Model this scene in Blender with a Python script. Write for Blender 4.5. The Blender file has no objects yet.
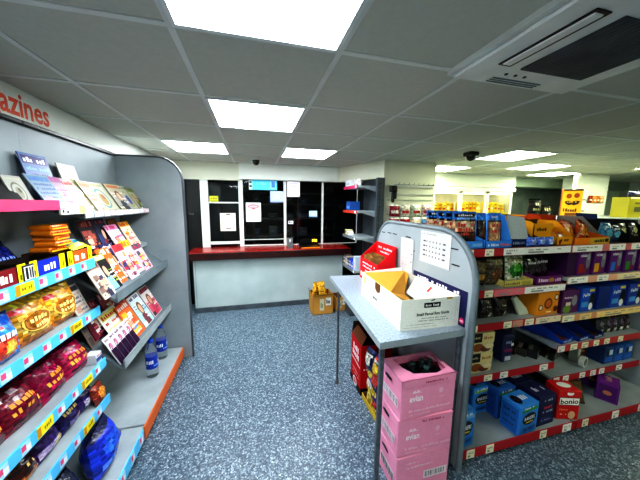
import bpy, math, random
from mathutils import Matrix, Vector
random.seed(11)
C = bpy.context.scene.collection
PI = math.pi
CEIL = 2.19

# ------------------------------------------------------------------ colours
def lin(c):
    if isinstance(c, str):
        c = c.lstrip('#'); c = tuple(int(c[i:i+2], 16) for i in (0, 2, 4))
    o = []
    for x in c[:3]:
        x = x/255.0
        o.append(x/12.92 if x <= .04045 else ((x+.055)/1.055)**2.4)
    return (o[0], o[1], o[2], 1.0)

# ------------------------------------------------------------------ materials
MATS = {}
def nodes(name):
    m = bpy.data.materials.new(name); m.use_nodes = True
    nt = m.node_tree; b = nt.nodes['Principled BSDF']
    return m, nt, b
def N(nt, t, **kw):
    n = nt.nodes.new(t)
    for k, v in kw.items():
        if hasattr(n, k) and k not in n.inputs: setattr(n, k, v)
        else: n.inputs[k].default_value = v
    return n
def attr_mat(name, rough, spec=.5, bump=0, scale=60, coat=0, var=.08):
    m, nt, b = nodes(name)
    a = N(nt, 'ShaderNodeAttribute', attribute_name='Col')
    tc = N(nt, 'ShaderNodeTexCoord')
    nz = N(nt, 'ShaderNodeTexNoise', Scale=scale, Detail=2.0)
    nt.links.new(tc.outputs['Object'], nz.inputs['Vector'])
    mp = N(nt, 'ShaderNodeMapRange'); mp.inputs['To Min'].default_value = 1-var; mp.inputs['To Max'].default_value = 1+var
    nt.links.new(nz.outputs['Fac'], mp.inputs['Value'])
    mx = N(nt, 'ShaderNodeVectorMath', operation='SCALE')
    nt.links.new(a.outputs['Color'], mx.inputs[0]); nt.links.new(mp.outputs['Result'], mx.inputs['Scale'])
    nt.links.new(mx.outputs['Vector'], b.inputs['Base Color'])
    b.inputs['Roughness'].default_value = rough
    b.inputs['Specular IOR Level'].default_value = spec
    b.inputs['Coat Weight'].default_value = coat
    if bump:
        bp = N(nt, 'ShaderNodeBump', Strength=bump, Distance=.01)
        nt.links.new(nz.outputs['Fac'], bp.inputs['Height']); nt.links.new(bp.outputs['Normal'], b.inputs['Normal'])
    MATS[name] = m
attr_mat('print', .5)
attr_mat('film', .25, .6, bump=.8, scale=28, var=.16)
attr_mat('gloss', .38, .35, var=.03)
attr_mat('card', .8, .2, scale=90, var=.12)
attr_mat('paint', .4, .5, scale=14, var=.05)
def noise_mat(name, c1, c2, scale, rough=.5, metal=0, detail=3):
    m, nt, b = nodes(name)
    tc = N(nt, 'ShaderNodeTexCoord'); nz = N(nt, 'ShaderNodeTexNoise', Scale=scale, Detail=float(detail))
    nt.links.new(tc.outputs['Object'], nz.inputs['Vector'])
    r = N(nt, 'ShaderNodeValToRGB'); r.color_ramp.elements[0].color = lin(c1); r.color_ramp.elements[1].color = lin(c2)
    r.color_ramp.elements[0].position = .35; r.color_ramp.elements[1].position = .65
    nt.links.new(nz.outputs['Fac'], r.inputs['Fac']); nt.links.new(r.outputs['Color'], b.inputs['Base Color'])
    b.inputs['Roughness'].default_value = rough; b.inputs['Metallic'].default_value = metal
    MATS[name] = m; return m
noise_mat('shelf_grey', (150,160,164), (168,178,182), 6, .42)
noise_mat('panel_grey', (146,157,162), (162,172,176), 3, .45)
noise_mat('trim_grey', (104,116,122), (118,130,136), 6, .4)
noise_mat('dark_grey', (66,74,80), (84,92,98), 8, .45)
noise_mat('steel', (92,98,104), (116,122,128), 30, .35, .4)
noise_mat('wall_cream', (214,216,198), (222,224,206), 2, .8)
noise_mat('wall_white', (222,228,220), (232,236,228), 2, .8)
noise_mat('counter_front', (170,184,184), (184,196,196), 3, .55)
noise_mat('white_metal', (214,218,214), (226,230,226), 8, .35)
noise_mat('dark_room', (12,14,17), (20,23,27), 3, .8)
noise_mat('black_plastic', (8,8,10), (16,16,19), 20, .35)
noise_mat('red_wood', (128,22,18), (170,34,26), 7, .22)
noise_mat('dark_wood', (40,14,12), (58,20,16), 9, .35)
noise_mat('slat_grey', (112,124,122), (132,144,142), 5, .5)
noise_mat('slat_green', (160,178,160), (174,190,172), 5, .6)
noise_mat('counter_laminate', (124,136,146), (158,170,180), 90, .3, detail=6)
noise_mat('cardboard', (150,104,48), (182,132,66), 14, .8)
# floor: blue-grey speckled vinyl
m, nt, b = nodes('floor_vinyl')
tc = N(nt, 'ShaderNodeTexCoord')
v1 = N(nt, 'ShaderNodeTexVoronoi', Scale=120.0); v2 = N(nt, 'ShaderNodeTexNoise', Scale=170.0, Detail=3.0)
nt.links.new(tc.outputs['Object'], v1.inputs['Vector']); nt.links.new(tc.outputs['Object'], v2.inputs['Vector'])
r1 = N(nt, 'ShaderNodeValToRGB'); e = r1.color_ramp.elements
e[0].position = .0; e[0].color = lin((36,50,66)); e[1].position = 1; e[1].color = lin((226,234,240))
x = e.new(.42); x.color = lin((66,84,100)); x = e.new(.62); x.color = lin((92,110,124)); x = e.new(.80); x.color = lin((134,152,164))
sp = N(nt, 'ShaderNodeSeparateColor'); nt.links.new(v1.outputs['Color'], sp.inputs['Color'])
ad = N(nt, 'ShaderNodeMath', operation='ADD'); sc_ = N(nt, 'ShaderNodeMath', operation='MULTIPLY'); sc_.inputs[1].default_value = .45
nt.links.new(v2.outputs['Fac'], sc_.inputs[0]); nt.links.new(sp.outputs['Red'], ad.inputs[0]); nt.links.new(sc_.outputs[0], ad.inputs[1])
s2 = N(nt, 'ShaderNodeMath', operation='MULTIPLY'); s2.inputs[1].default_value = .7
nt.links.new(ad.outputs[0], s2.inputs[0]); nt.links.new(s2.outputs[0], r1.inputs['Fac']); nt.links.new(r1.outputs['Color'], b.inputs['Base Color'])
b.inputs['Roughness'].default_value = .42
MATS['floor_vinyl'] = m
# ceiling tiles: lines every 0.6 m
m, nt, b = nodes('ceiling_tile')
tc = N(nt, 'ShaderNodeTexCoord')
nz = N(nt, 'ShaderNodeTexNoise', Scale=45.0, Detail=4.0); nt.links.new(tc.outputs['Object'], nz.inputs['Vector'])
r1 = N(nt, 'ShaderNodeValToRGB'); r1.color_ramp.elements[0].color = lin((184,187,176)); r1.color_ramp.elements[1].color = lin((198,200,188))
nt.links.new(nz.outputs['Fac'], r1.inputs['Fac']); nt.links.new(r1.outputs['Color'], b.inputs['Base Color'])
b.inputs['Roughness'].default_value = .9
MATS['ceiling_tile'] = m
def emis(name, col, s):
    m, nt, b = nodes(name)
    b.inputs['Base Color'].default_value = lin(col); b.inputs['Emission Color'].default_value = lin(col)
    tc = N(nt, 'ShaderNodeTexCoord'); nz = N(nt, 'ShaderNodeTexNoise', Scale=2.0)
    mp = N(nt, 'ShaderNodeMapRange'); mp.inputs['To Min'].default_value = s*.97; mp.inputs['To Max'].default_value = s*1.03
    nt.links.new(tc.outputs['Object'], nz.inputs['Vector']); nt.links.new(nz.outputs['Fac'], mp.inputs['Value'])
    nt.links.new(mp.outputs['Result'], b.inputs['Emission Strength'])
    MATS[name] = m
emis('diffuser', (244,250,255), 14.0)
emis('diffuser_warm', (248,253,216), 13.0)
emis('tube', (255,240,190), 3.2)
emis('screen', (120,170,220), 1.2)
emis('amber_digits', (255,190,40), 3.0)
# glass
m = bpy.data.materials.new('glass'); m.use_nodes = True; nt = m.node_tree; nt.nodes.clear()
out = N(nt, 'ShaderNodeOutputMaterial'); tr = N(nt, 'ShaderNodeBsdfTransparent'); gl = N(nt, 'ShaderNodeBsdfGlossy'); mix = N(nt, 'ShaderNodeMixShader')
tr.inputs['Color'].default_value = (.86,.9,.9,1); gl.inputs['Roughness'].default_value = .03
fr = N(nt, 'ShaderNodeFresnel', IOR=1.45)
nt.links.new(fr.outputs[0], mix.inputs[0]); nt.links.new(tr.outputs[0], mix.inputs[1]); nt.links.new(gl.outputs[0], mix.inputs[2]); nt.links.new(mix.outputs[0], out.inputs[0])
MATS['glass'] = m
m, nt, b = nodes('clear_plastic'); b.inputs['Base Color'].default_value = (.85,.93,.95,1); b.inputs['Transmission Weight'].default_value = .9
b.inputs['Roughness'].default_value = .08; b.inputs['IOR'].default_value = 1.2
MATS['clear_plastic'] = m

# ------------------------------------------------------------------ text cache
TXT = {}
def text_mesh(s):
    if s not in TXT:
        cu = bpy.data.curves.new('lettering', 'FONT'); cu.body = s; cu.resolution_u = 2; cu.offset = .022
        o = bpy.data.objects.new('lettering', cu); C.objects.link(o)
        dg = bpy.context.evaluated_depsgraph_get(); ev = o.evaluated_get(dg); me = ev.to_mesh()
        vs = [(v.co.x, v.co.y) for v in me.vertices]; fs = [tuple(p.vertices) for p in me.polygons]
        # keep front side only (flat curve)
        ev.to_mesh_clear(); bpy.data.objects.remove(o); bpy.data.curves.remove(cu)
        x0 = min(v[0] for v in vs); x1 = max(v[0] for v in vs); y0 = min(v[1] for v in vs); y1 = max(v[1] for v in vs)
        TXT[s] = ([((x-x0)/(x1-x0), (y-y0)/(y1-y0)) for x, y in vs], fs, (x1-x0)/(y1-y0))
    return TXT[s]

# ------------------------------------------------------------------ mesh builder
class MB:
    def __init__(s, mat='print'):
        s.v = []; s.f = []; s.c = []; s.m = []; s.mat = mat; s.smooth = set()
    def face(s, pts, col=(200,200,200), mat=None):
        i = len(s.v); s.v += [tuple(p) for p in pts]; s.f.append(tuple(range(i, i+len(pts)))); s.c.append(lin(col)); s.m.append(mat or s.mat)
    def raw(s, vs, fs, col, mat=None, smooth=False):
        i = len(s.v); s.v += [tuple(p) for p in vs]
        for k, f in enumerate(fs):
            if smooth: s.smooth.add(len(s.f))
            s.f.append(tuple(i+a for a in f)); s.c.append(lin(col[k]) if isinstance(col, list) else lin(col)); s.m.append(mat or s.mat)
    def box(s, x0, y0, z0, x1, y1, z1, col=(200,200,200), bev=.0, mat=None):
        b = min(bev, (x1-x0)*.45, (y1-y0)*.45, (z1-z0)*.45)
        if b <= 0:
            vs = [(x, y, z) for x in (x0, x1) for y in (y0, y1) for z in (z0, z1)]
            s.raw(vs, [(0,1,3,2),(4,6,7,5),(0,4,5,1),(2,3,7,6),(0,2,6,4),(1,5,7,3)], col, mat); return
        X = (x0, x1); Y = (y0, y1); Z = (z0, z1); sg = (1, -1); vs = []; idx = {}
        for i in (0,1):
            for j in (0,1):
                for k in (0,1):
                    for ax in (0,1,2):
                        p = [X[i]+(b*sg[i] if ax != 0 else 0), Y[j]+(b*sg[j] if ax != 1 else 0), Z[k]+(b*sg[k] if ax != 2 else 0)]
                        idx[(i,j,k,ax)] = len(vs); vs.append(p)
        fs = []
        for ax in (0,1,2):
            for t in (0,1):
                q = []
                for a, bb in ((0,0),(1,0),(1,1),(0,1)):
                    ijk = [0,0,0]; ijk[ax] = t; ijk[(ax+1)%3] = a; ijk[(ax+2)%3] = bb
                    q.append(idx[(*ijk, ax)])
                fs.append(tuple(q if t else q[::-1]))
        for ax in (0,1,2):
            o1, o2 = (ax+1)%3, (ax+2)%3
            for a in (0,1):
                for bb in (0,1):
                    p = [0,0,0]; p[o1] = a; p[o2] = bb; q = list(p); q[ax] = 1
                    fs.append((idx[(*p,o1)], idx[(*q,o1)], idx[(*q,o2)], idx[(*p,o2)]))
        for i in (0,1):
            for j in (0,1):
                for k in (0,1): fs.append((idx[(i,j,k,0)], idx[(i,j,k,1)], idx[(i,j,k,2)]))
        s.raw(vs, fs, col, mat)
    def prism(s, poly, axis, a0, a1, col=(200,200,200), mat=None):
        n = len(poly)
        def P(p, a):
            return (a, p[0], p[1]) if axis == 'x' else ((p[0], a, p[1]) if axis == 'y' else (p[0], p[1], a))
        vs = [P(p, a0) for p in poly]+[P(p, a1) for p in poly]
        fs = [tuple(range(n))[::-1], tuple(range(n, 2*n))]+[(i, (i+1) % n, n+(i+1) % n, n+i) for i in range(n)]
        s.raw(vs, fs, col, mat)
    def lathe(s, prof, cx=0, cy=0, n=20, col=(200,200,200), mat=None):
        vs = []; fs = []
        for r, z in prof:
            for k in range(n): vs.append((cx+r*math.cos(2*PI*k/n), cy+r*math.sin(2*PI*k/n), z))
        for i in range(len(prof)-1):
            for k in range(n): fs.append((i*n+k, i*n+(k+1) % n, (i+1)*n+(k+1) % n, (i+1)*n+k))
        s.raw(vs, fs, col, mat, True)
        s.raw([vs[k] for k in range(n)][::-1], [tuple(range(n))], col, mat); s.raw([vs[(len(prof)-1)*n+k] for k in range(n)], [tuple(range(n))], col, mat)
    def tube(s, pts, r, n=8, col=(200,200,200), mat=None):
        vs = []; fs = []; P = [Vector(p) for p in pts]
        for i, p in enumerate(P):
            t = (P[min(i+1, len(P)-1)]-P[max(i-1, 0)]).normalized()
            a = t.orthogonal().normalized() if i == 0 else (a-t*a.dot(t)).normalized()
            bb = t.cross(a)
            for k in range(n): vs.append(p+a*r*math.cos(2*PI*k/n)+bb*r*math.sin(2*PI*k/n))
        for i in range(len(P)-1):
            for k in range(n): fs.append((i*n+k, i*n+(k+1) % n, (i+1)*n+(k+1) % n, (i+1)*n+k))
        s.raw(vs, fs, col, mat, True)
        s.raw(vs[:n][::-1], [tuple(range(n))], col, mat); s.raw(vs[-n:], [tuple(range(n))], col, mat)
    # ---- decals on a surface map S(u,v,lift)
    def d_rect(s, S, u0, v0, u1, v1, col, lift, k=1, mat=None):
        for i in range(k):
            a = u0+(u1-u0)*i/k; b = u0+(u1-u0)*(i+1)/k
            for j in range(k):
                c = v0+(v1-v0)*j/k; d = v0+(v1-v0)*(j+1)/k
                s.face([S(a, c, lift), S(b, c, lift), S(b, d, lift), S(a, d, lift)], col, mat)
    def d_ell(s, S, u, v, ru, rv, col, lift, n=16, mat=None):
        s.face([S(u+ru*math.cos(2*PI*k/n), v+rv*math.sin(2*PI*k/n), lift) for k in range(n)], col, mat)
    def d_poly(s, S, pts, col, lift, mat=None):
        s.face([S(u, v, lift) for u, v in pts], col, mat)
    def d_text(s, S, u, v, w, h, txt, col, lift, slope=0, mat=None):
        vs, fs, ar = text_mesh(txt)
        s.raw([S(u-w/2+w*a, v-h/2+h*b+slope*(a-.5), lift) for a, b in vs], fs, col, mat)
    def d_glyph(s, S, u, v, w, h, n, col, lift, rnd=None, mat=None):
        rnd = rnd or random; x = u-w/2; st = w/n
        for i in range(n):
            if rnd.random() < .13: continue
            g = st*rnd.uniform(.55, .85); hh = h*rnd.choice((.7, .7, 1, 1, .85))
            x0 = u-w/2+i*st
            s.d_rect(S, x0, v-h/2, x0+g, v-h/2+hh, col, lift, mat=mat)
    def decals(s, surf, ds, lift=.0007):
        k = 1
        for d in ds:
            L = lift*k; k += 1 if k < 7 else 0
            S = surf[d[1]]
            if d[0] == 'r': s.d_rect(S, *d[2:7], L)
            elif d[0] == 'e': s.d_ell(S, *d[2:7], L)
            elif d[0] == 't': s.d_text(S, *d[2:8], L, *(d[8:9]))
            elif d[0] == 'g': s.d_glyph(S, *d[2:8], L)
            elif d[0] == 'p': s.d_poly(S, d[2], d[3], L)
    def build(s, name, parent=None, loc=None, rot=None):
        me = bpy.data.meshes.new(name); me.from_pydata(s.v, [], s.f); keys = []
        for k in s.m:
            if k not in keys: keys.append(k)
        for k in keys: me.materials.append(MATS[k])
        ca = me.color_attributes.new('Col', 'FLOAT_COLOR', 'CORNER'); buf = []
        for i, p in enumerate(me.polygons):
            p.material_index = keys.index(s.m[i]); p.use_smooth = i in s.smooth
            buf += list(s.c[i])*p.loop_total
        ca.data.foreach_set('color', buf); me.update()
        o = bpy.data.objects.new(name, me); C.objects.link(o)
        if parent: o.parent = parent
        if loc: o.location = loc
        if rot is not None: o.rotation_euler = rot if isinstance(rot, (tuple, list)) else (0, 0, rot)
        return o

def tag(o, label, cat, group=None):
    o['label'] = label; o['category'] = cat
    if group: o['group'] = group
    return o
def thing(name, label, cat, loc=(0,0,0), rz=0, group=None):
    o = bpy.data.objects.new(name, None); C.objects.link(o); o.empty_display_size = .05
    o.location = loc; o.rotation_euler = rz if isinstance(rz, tuple) else (0, 0, rz)
    return tag(o, label, cat, group)
def struct(name, mb, parent=None):
    o = mb.build(name, parent)
    if not parent: o['kind'] = 'structure'
    return o
def stuff(o): o['kind'] = 'stuff'; return o

def surfs(w, d, h):
    def mk(o, U, V, n):
        o, U, V, n = Vector(o), Vector(U), Vector(V), Vector(n)
        return lambda u, v, l: o+U*u+V*v+n*l
    return {'f': mk((-w/2,-d/2,0),(w,0,0),(0,0,h),(0,-1,0)), 'l': mk((-w/2,d/2,0),(0,-d,0),(0,0,h),(-1,0,0)),
            'r': mk((w/2,-d/2,0),(0,d,0),(0,0,h),(1,0,0)), 't': mk((-w/2,-d/2,h),(w,0,0),(0,d,0),(0,0,1)),
            'b': mk((w/2,d/2,0),(-w,0,0),(0,0,h),(0,1,0))}
def carton(w, d, h, col, ds=(), mat='print', bev=.003):
    b = MB(mat); b.box(-w/2,-d/2,0,w/2,d/2,h,col,bev); b.decals(surfs(w,d,h), ds); return b
def openbox(w, d, hb, hf, col, inner=None, t=.004, ds=(), mat='card', hs=None):
    """display tray: low front, taller back, sloping sides"""
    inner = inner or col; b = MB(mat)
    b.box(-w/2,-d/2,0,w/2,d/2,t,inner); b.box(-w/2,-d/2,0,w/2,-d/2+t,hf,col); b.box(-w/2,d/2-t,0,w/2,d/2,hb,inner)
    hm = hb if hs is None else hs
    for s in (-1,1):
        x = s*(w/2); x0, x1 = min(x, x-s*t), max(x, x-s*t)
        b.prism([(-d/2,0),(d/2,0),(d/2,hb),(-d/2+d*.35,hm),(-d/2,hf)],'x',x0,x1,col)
    b.decals(surfs(w,d,hf), ds); return b
def bag(w, d, h, col, ds=(), seed=1, mat='film', seal=.06, taper=0, nu=14, nv=18):
    """pillow pouch standing on its base: sealed crimps top and bottom"""
    R = random.Random(seed); ph = [R.uniform(0, 6) for _ in range(4)]
    def prof(u, v):
        if v < seal*.5 or v > 1-seal: return 0
        vv = (v-seal*.5)/(1-1.5*seal)
        return (math.sin(PI*min(max(u,0),1))**.55)*(math.sin(PI*min(max(vv,0),1))**.42)*(1+.10*math.sin(9*u+ph[0])*math.sin(7*v+ph[1])+.06*math.sin(17*v+ph[2]+5*u))
    def S(sg):
        def f(u, v, l):
            ww = w*(1-taper*v)*(1-.05*math.sin(PI*v)); return Vector((ww*(u-.5), sg*(-d/2*prof(u, v)-l), h*v))
        return f
    F = S(1); B = S(-1); b = MB(mat)
    for sg, SS in ((1,F),(-1,B)):
        vs = [SS(i/nu, j/nv, 0) for j in range(nv+1) for i in range(nu+1)]; fs = []; cs = []
        for j in range(nv):
            for i in range(nu):
                a = j*(nu+1)+i; q = (a, a+1, a+nu+2, a+nu+1); fs.append(q if sg == 1 else q[::-1])
                u = (i+.5)/nu; v = (j+.5)/nv; c = col
                for dd in ds:
                    if dd[0] == 'r' and dd[2] <= u <= dd[4] and dd[3] <= v <= dd[5]: c = dd[6]
                    if dd[0] == 'e' and ((u-dd[2])/dd[4])**2+((v-dd[3])/dd[5])**2 <= 1: c = dd[6]
                k = R.uniform(.66, 1.12)+(R.uniform(.25,.6) if R.random() < .06 else 0); cs.append(tuple(min(255, x*k) for x in c))  # random cell tones; the rarer bright cells paint in crinkle highlights
        b.raw(vs, fs, cs, None, True)
    for dd in ds:
        if dd[0] == 't': b.d_text(F, *dd[2:8], .004, *(dd[8:9]), mat='print')
        if dd[0] == 'g': b.d_glyph(F, *dd[2:8], .004, mat='print')
        if dd[0] == 'E': b.d_ell(F, *dd[2:7], .003, mat='print')
    return b

# ================================================================== SETTING
m = MB('floor_vinyl'); m.box(-1.6,-3.2,-.1,9.2,6.6,0); struct('floor', m)
m = MB('ceiling_tile'); m.box(-1.6,-3.2,CEIL,9.2,6.6,CEIL+.1)
GX = [-.257+.6*k for k in range(-2, 16)]; GY = [1.058+.6*j for j in range(-7, 7)]
struct('ceiling', m)
m = MB('white_metal')
for gx in GX: m.box(gx-.012,-3.2,CEIL-.004,gx+.012,4.9,CEIL)
for gy in GY: m.box(-1.22,gy-.012,CEIL-.0042,9.2,gy+.012,CEIL)
g = m.build('trim_1'); g['kind'] = 'structure'
g.data.materials[0] = noise_mat('grid_grey', (206,210,206), (216,220,214), 4, .6)
m = MB('wall_white'); m.box(-1.3,-3.2,0,-1.215,6.6,CEIL); struct('wall_left', m)
m = MB('wall_white'); m.box(-1.6,-3.3,0,9.2,-3.2,CEIL); struct('wall_front', m)
m = MB('wall_white'); m.box(9.1,-3.2,0,9.2,6.6,CEIL); struct('wall_right', m)
# back of the sales floor: wall beyond the chiller aisle, wall behind the counter room
m = MB('slat_grey'); m.box(5.25,5.0,0,9.2,5.1,CEIL)
for k in range(14): m.box(5.25,4.985,.12+k*.145,9.1,5.0,.12+k*.145+.13)
struct('wall_back', m)
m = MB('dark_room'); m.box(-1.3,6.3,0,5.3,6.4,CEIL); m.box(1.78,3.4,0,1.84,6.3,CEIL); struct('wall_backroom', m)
m = MB('wall_cream'); m.box(1.74,3.31,0,2.56,3.37,CEIL); m.box(2.50,3.37,0,2.56,4.95,CEIL); m.box(2.5,4.95,0,5.25,5.05,CEIL)
# slatwall grooves on the face
for k in range(9): m.box(1.80,3.3,.25+k*.2,2.55,3.31,.25+k*.2+.012, mat='slat_green')
struct('wall_middle', m)
m = MB('wall_cream'); m.box(-1.22,4.27,1.935,-.2,4.40,CEIL); struct('trim_2', m)
m = MB('wall_white'); m.box(-.2,4.19,1.955,1.35,4.40,CEIL); struct('trim_3', m)
m = MB('wall_cream')
m.prism([(1.35,4.19),(1.40,4.19),(1.74,3.33),(1.80,3.33),(1.80,4.40),(1.35,4.40)],'z',1.955,CEIL); struct('trim_4', m)
m = MB('wall_white'); m.box(2.56,4.28,1.95,5.22,4.95,CEIL); m.box(2.56,4.262,2.05,5.22,4.28,2.062); struct('trim_5', m)
m = MB('slat_green'); m.box(5.22,4.5,2.0,9.1,4.95,CEIL); struct('trim_6', m)
# pillar with slatwall face
m = MB('wall_white'); m.box(5.68,3.5,0,6.5,3.56,CEIL)
for k in range(5): m.box(5.70,3.492,.5+k*.3,6.48,3.5,.5+k*.3+.27)
struct('pillar', m)
m = MB('slat_green'); m.box(6.6,4.2,0,8.2,4.3,1.95); m.box(6.55,4.1,1.95,7.6,4.3,CEIL,mat='wall_white'); struct('wall_alcove', m)
m = MB('dark_grey'); m.box(-1.215,4.23,0,-.98,4.40,1.935); struct('wall_jamb', m)
m = MB('black_plastic'); m.box(-.98,4.30,0,-.775,4.35,1.93); d = struct('door_1', m)
m = MB('steel'); m.tube([(-.93,4.298,1.42),(-.93,4.25,1.42),(-.87,4.25,1.42)],.012); m.build('door_handle', d)
m = MB('dark_grey'); m.box(-.85,3.905,0,1.36,3.93,.07); struct('baseboard_counter', m)

# ---- counter front (wall under the windows) and worktop
ct = thing('service_counter', 'service counter with pale grey front and red wooden top below dark windows', 'counter', (.27,4.1,0))
m = MB('counter_front'); m.box(-1.12,-.17,.0,1.12,.2,.85); m.box(-1.10,-.178,.02,-1.085,-.17,.85,mat='shelf_grey'); m.build('front_panel', ct)
m = MB('red_wood'); m.box(-1.17,-.232,.875,1.23,.3,.90,bev=.003); m.build('worktop', ct)
m = MB('dark_wood'); m.box(-1.17,-.262,.79,1.23,-.233,.893,bev=.006); m.build('edge_trim', ct)

# ---- windows above the counter
def window(i, x0, x1, z0, z1, y, transoms=(), lf=.022, rf=.022):
    m = MB('white_metal')
    m.box(x0,y-.02,z0,x0+lf,y+.03,z1,bev=.004); m.box(x1-rf,y-.02,z0,x1,y+.03,z1,bev=.004)
    for z, t in transoms: m.box(x0+lf,y-.015,z,x1-rf,y+.025,z+t,bev=.003)
    w = MB('glass'); w.face([(x0+lf,y,z0),(x1-rf,y,z0),(x1-rf,y,z1),(x0+lf,y,z1)])
    o = m.build('window_%d' % i); o['kind'] = 'structure'
    w.build('glass_pane', o); return o
window(1, -.775, -.20, .90, 1.935, 4.31, ((1.585,.022),(.945,.045)), .115)
window(2, -.20, .50, .90, 1.955, 4.30, ((.905,.018),(1.0,.012)), .045, .02)
window(3, .50, 1.13, .90, 1.955, 4.30, ((.905,.012),), .022, .012)
window(4, 1.13, 1.77, .90, 1.955, 4.30, ((.905,.012),), .022, .012)

# ---- back room shelving behind the glass
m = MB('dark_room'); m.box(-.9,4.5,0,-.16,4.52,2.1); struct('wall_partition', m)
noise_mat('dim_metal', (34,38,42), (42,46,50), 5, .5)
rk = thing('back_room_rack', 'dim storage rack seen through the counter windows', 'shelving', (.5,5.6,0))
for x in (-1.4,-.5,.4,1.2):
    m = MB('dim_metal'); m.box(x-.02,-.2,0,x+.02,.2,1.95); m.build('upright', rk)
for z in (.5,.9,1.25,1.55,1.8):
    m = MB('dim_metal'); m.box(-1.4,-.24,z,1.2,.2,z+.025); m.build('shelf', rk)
R = random.Random(5); k = 0
ordn = ['first','second','third','fourth','fifth','sixth','seventh','eighth','ninth','tenth','eleventh','twelfth','thirteenth','fourteenth','fifteenth','sixteenth']
for z, nm in ((.925,'lowest'),(1.275,'middle'),(1.575,'upper')):
    xs = -.75
    for i in range(5):
        w = R.uniform(.1,.2); h = R.uniform(.1,.2)
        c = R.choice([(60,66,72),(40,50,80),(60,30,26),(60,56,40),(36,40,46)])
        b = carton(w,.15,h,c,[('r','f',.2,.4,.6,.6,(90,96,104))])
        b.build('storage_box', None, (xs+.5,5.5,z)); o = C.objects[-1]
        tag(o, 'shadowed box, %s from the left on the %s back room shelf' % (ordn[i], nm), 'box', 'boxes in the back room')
        xs += .32

# ================================================================== CEILING ITEMS
def ceiling_light(k, j, label, warm=False):
    x0 = -.257+.6*k; y0 = 1.058+.6*j
    t = thing('ceiling_light', label, 'light', (x0+.3,y0+.3,CEIL), 0, 'square ceiling light panels')
    f = MB('white_metal'); a = .292; w = .016
    for q in ((-a,-a,a,-a+w),(-a,a-w,a,a),(-a,-a+w,-a+w,a-w),(a-w,-a+w,a,a-w)): f.box(q[0],q[1],-.012,q[2],q[3],0)
    f.build('frame', t)
    d = MB('diffuser_warm' if warm else 'diffuser'); d.box(-a+w,-a+w,-.008,a-w,a-w,-.001); d.build('diffuser', t)
ceiling_light(0,-1,'glowing square light panel nearest overhead, cut by the top of the picture')
ceiling_light(0,1,'bright square light panel in the middle of the ceiling in front of the counter')
ceiling_light(-1,3,'bright square light panel near the magazine wall before the counter windows')
ceiling_light(1,3,'bright square light panel before the counter, right of the dome camera')
ceiling_light(5,2,'bright light panel beside the dome camera above the pet food shelves',True)
ceiling_light(7,3,'bright light panel between the chiller and the white pillar, middle of three in line',True)
ceiling_light(9,4,'bright light panel farthest back in front of the dark slatted wall',True)
ceiling_light(10,2,'bright light panel at the right edge in front of the white pillar',True)
ceiling_light(5,4,'bright light panel directly in front of the chiller',True)
ceiling_light(-1,-5,'light panel behind the viewer near the entrance side of the shop')
ceiling_light(5,-3,'added light panel out of frame, brightening the front of the pet food bays',True)  # unseen panel added to light the goods on the pet food shelves
ceiling_light(8,0,'added light panel out of frame, brightening the pillar and the pet food bays',True)  # extra panel outside the view, added to light pillar and shelf fronts

def dome_camera(loc, label):
    t = thing('security_camera', label, 'camera', loc)
    m = MB('black_plastic'); m.lathe([(.05,0),(.052,-.012),(.045,-.03)],n=20); m.build('mount', t)
    m = MB('black_plastic'); m.lathe([(.045,-.028),(.042,-.05),(.03,-.068),(.012,-.078),(.001,-.08)],n=20); m.build('dome', t)
    m = MB('white_metal'); m.lathe([(.053,-.001),(.056,-.005),(.053,-.010)],n=20); m.build('rim', t)
dome_camera((.05,3.8,CEIL), 'small black dome camera on the ceiling before the counter windows')
t = thing('security_camera', 'larger black dome camera on the ceiling above the pet food shelves', 'camera', (2.40,2.53,CEIL))
m = MB('black_plastic'); m.box(-.06,-.06,-.045,.06,.06,0,bev=.01); m.build('mount', t)
m = MB('black_plastic'); m.lathe([(.05,-.04),(.048,-.06),(.035,-.085),(.014,-.097),(.001,-.099)],n=20); m.build('dome', t)

ac = thing('air_conditioner', 'cream cassette air conditioner with dark grille set in the ceiling', 'air conditioner', (1.2,.70,CEIL))
m = MB('white_metal'); m.prism([(-.345,-.34),(.335,-.34),(.335,.375),(-.345,.375)],'z',-.02,-.0); m.box(-.33,-.325,-.035,.32,.36,-.02,bev=.01); m.build('panel', ac)
m = MB('dark_grey'); m.box(-.125,-.10,-.041,.215,.215,-.03)
for k in range(16): m.box(-.12+k*.021,-.095,-.043,-.112+k*.021,.21,-.041)
m.build('grille', ac)
m = MB('black_plastic'); m.box(-.245,-.10,-.039,-.185,.21,-.034); m.build('air_slot', ac)
m = MB('white_metal'); m.box(-.236,-.09,-.043,-.198,.2,-.036,bev=.003); m.build('vane', ac)
m = MB('trim_grey')
for k in range(3): m.box(-.17,.300+k*.016,-.038,.10,.306+k*.016,-.034)
m.build('air_slot', ac)
for x in (-.14,-.09,-.04):
    m = MB('black_plastic'); m.lathe([(.007,-.039),(.007,-.034)],x,.265,8); m.build('sensor', ac)

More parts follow.
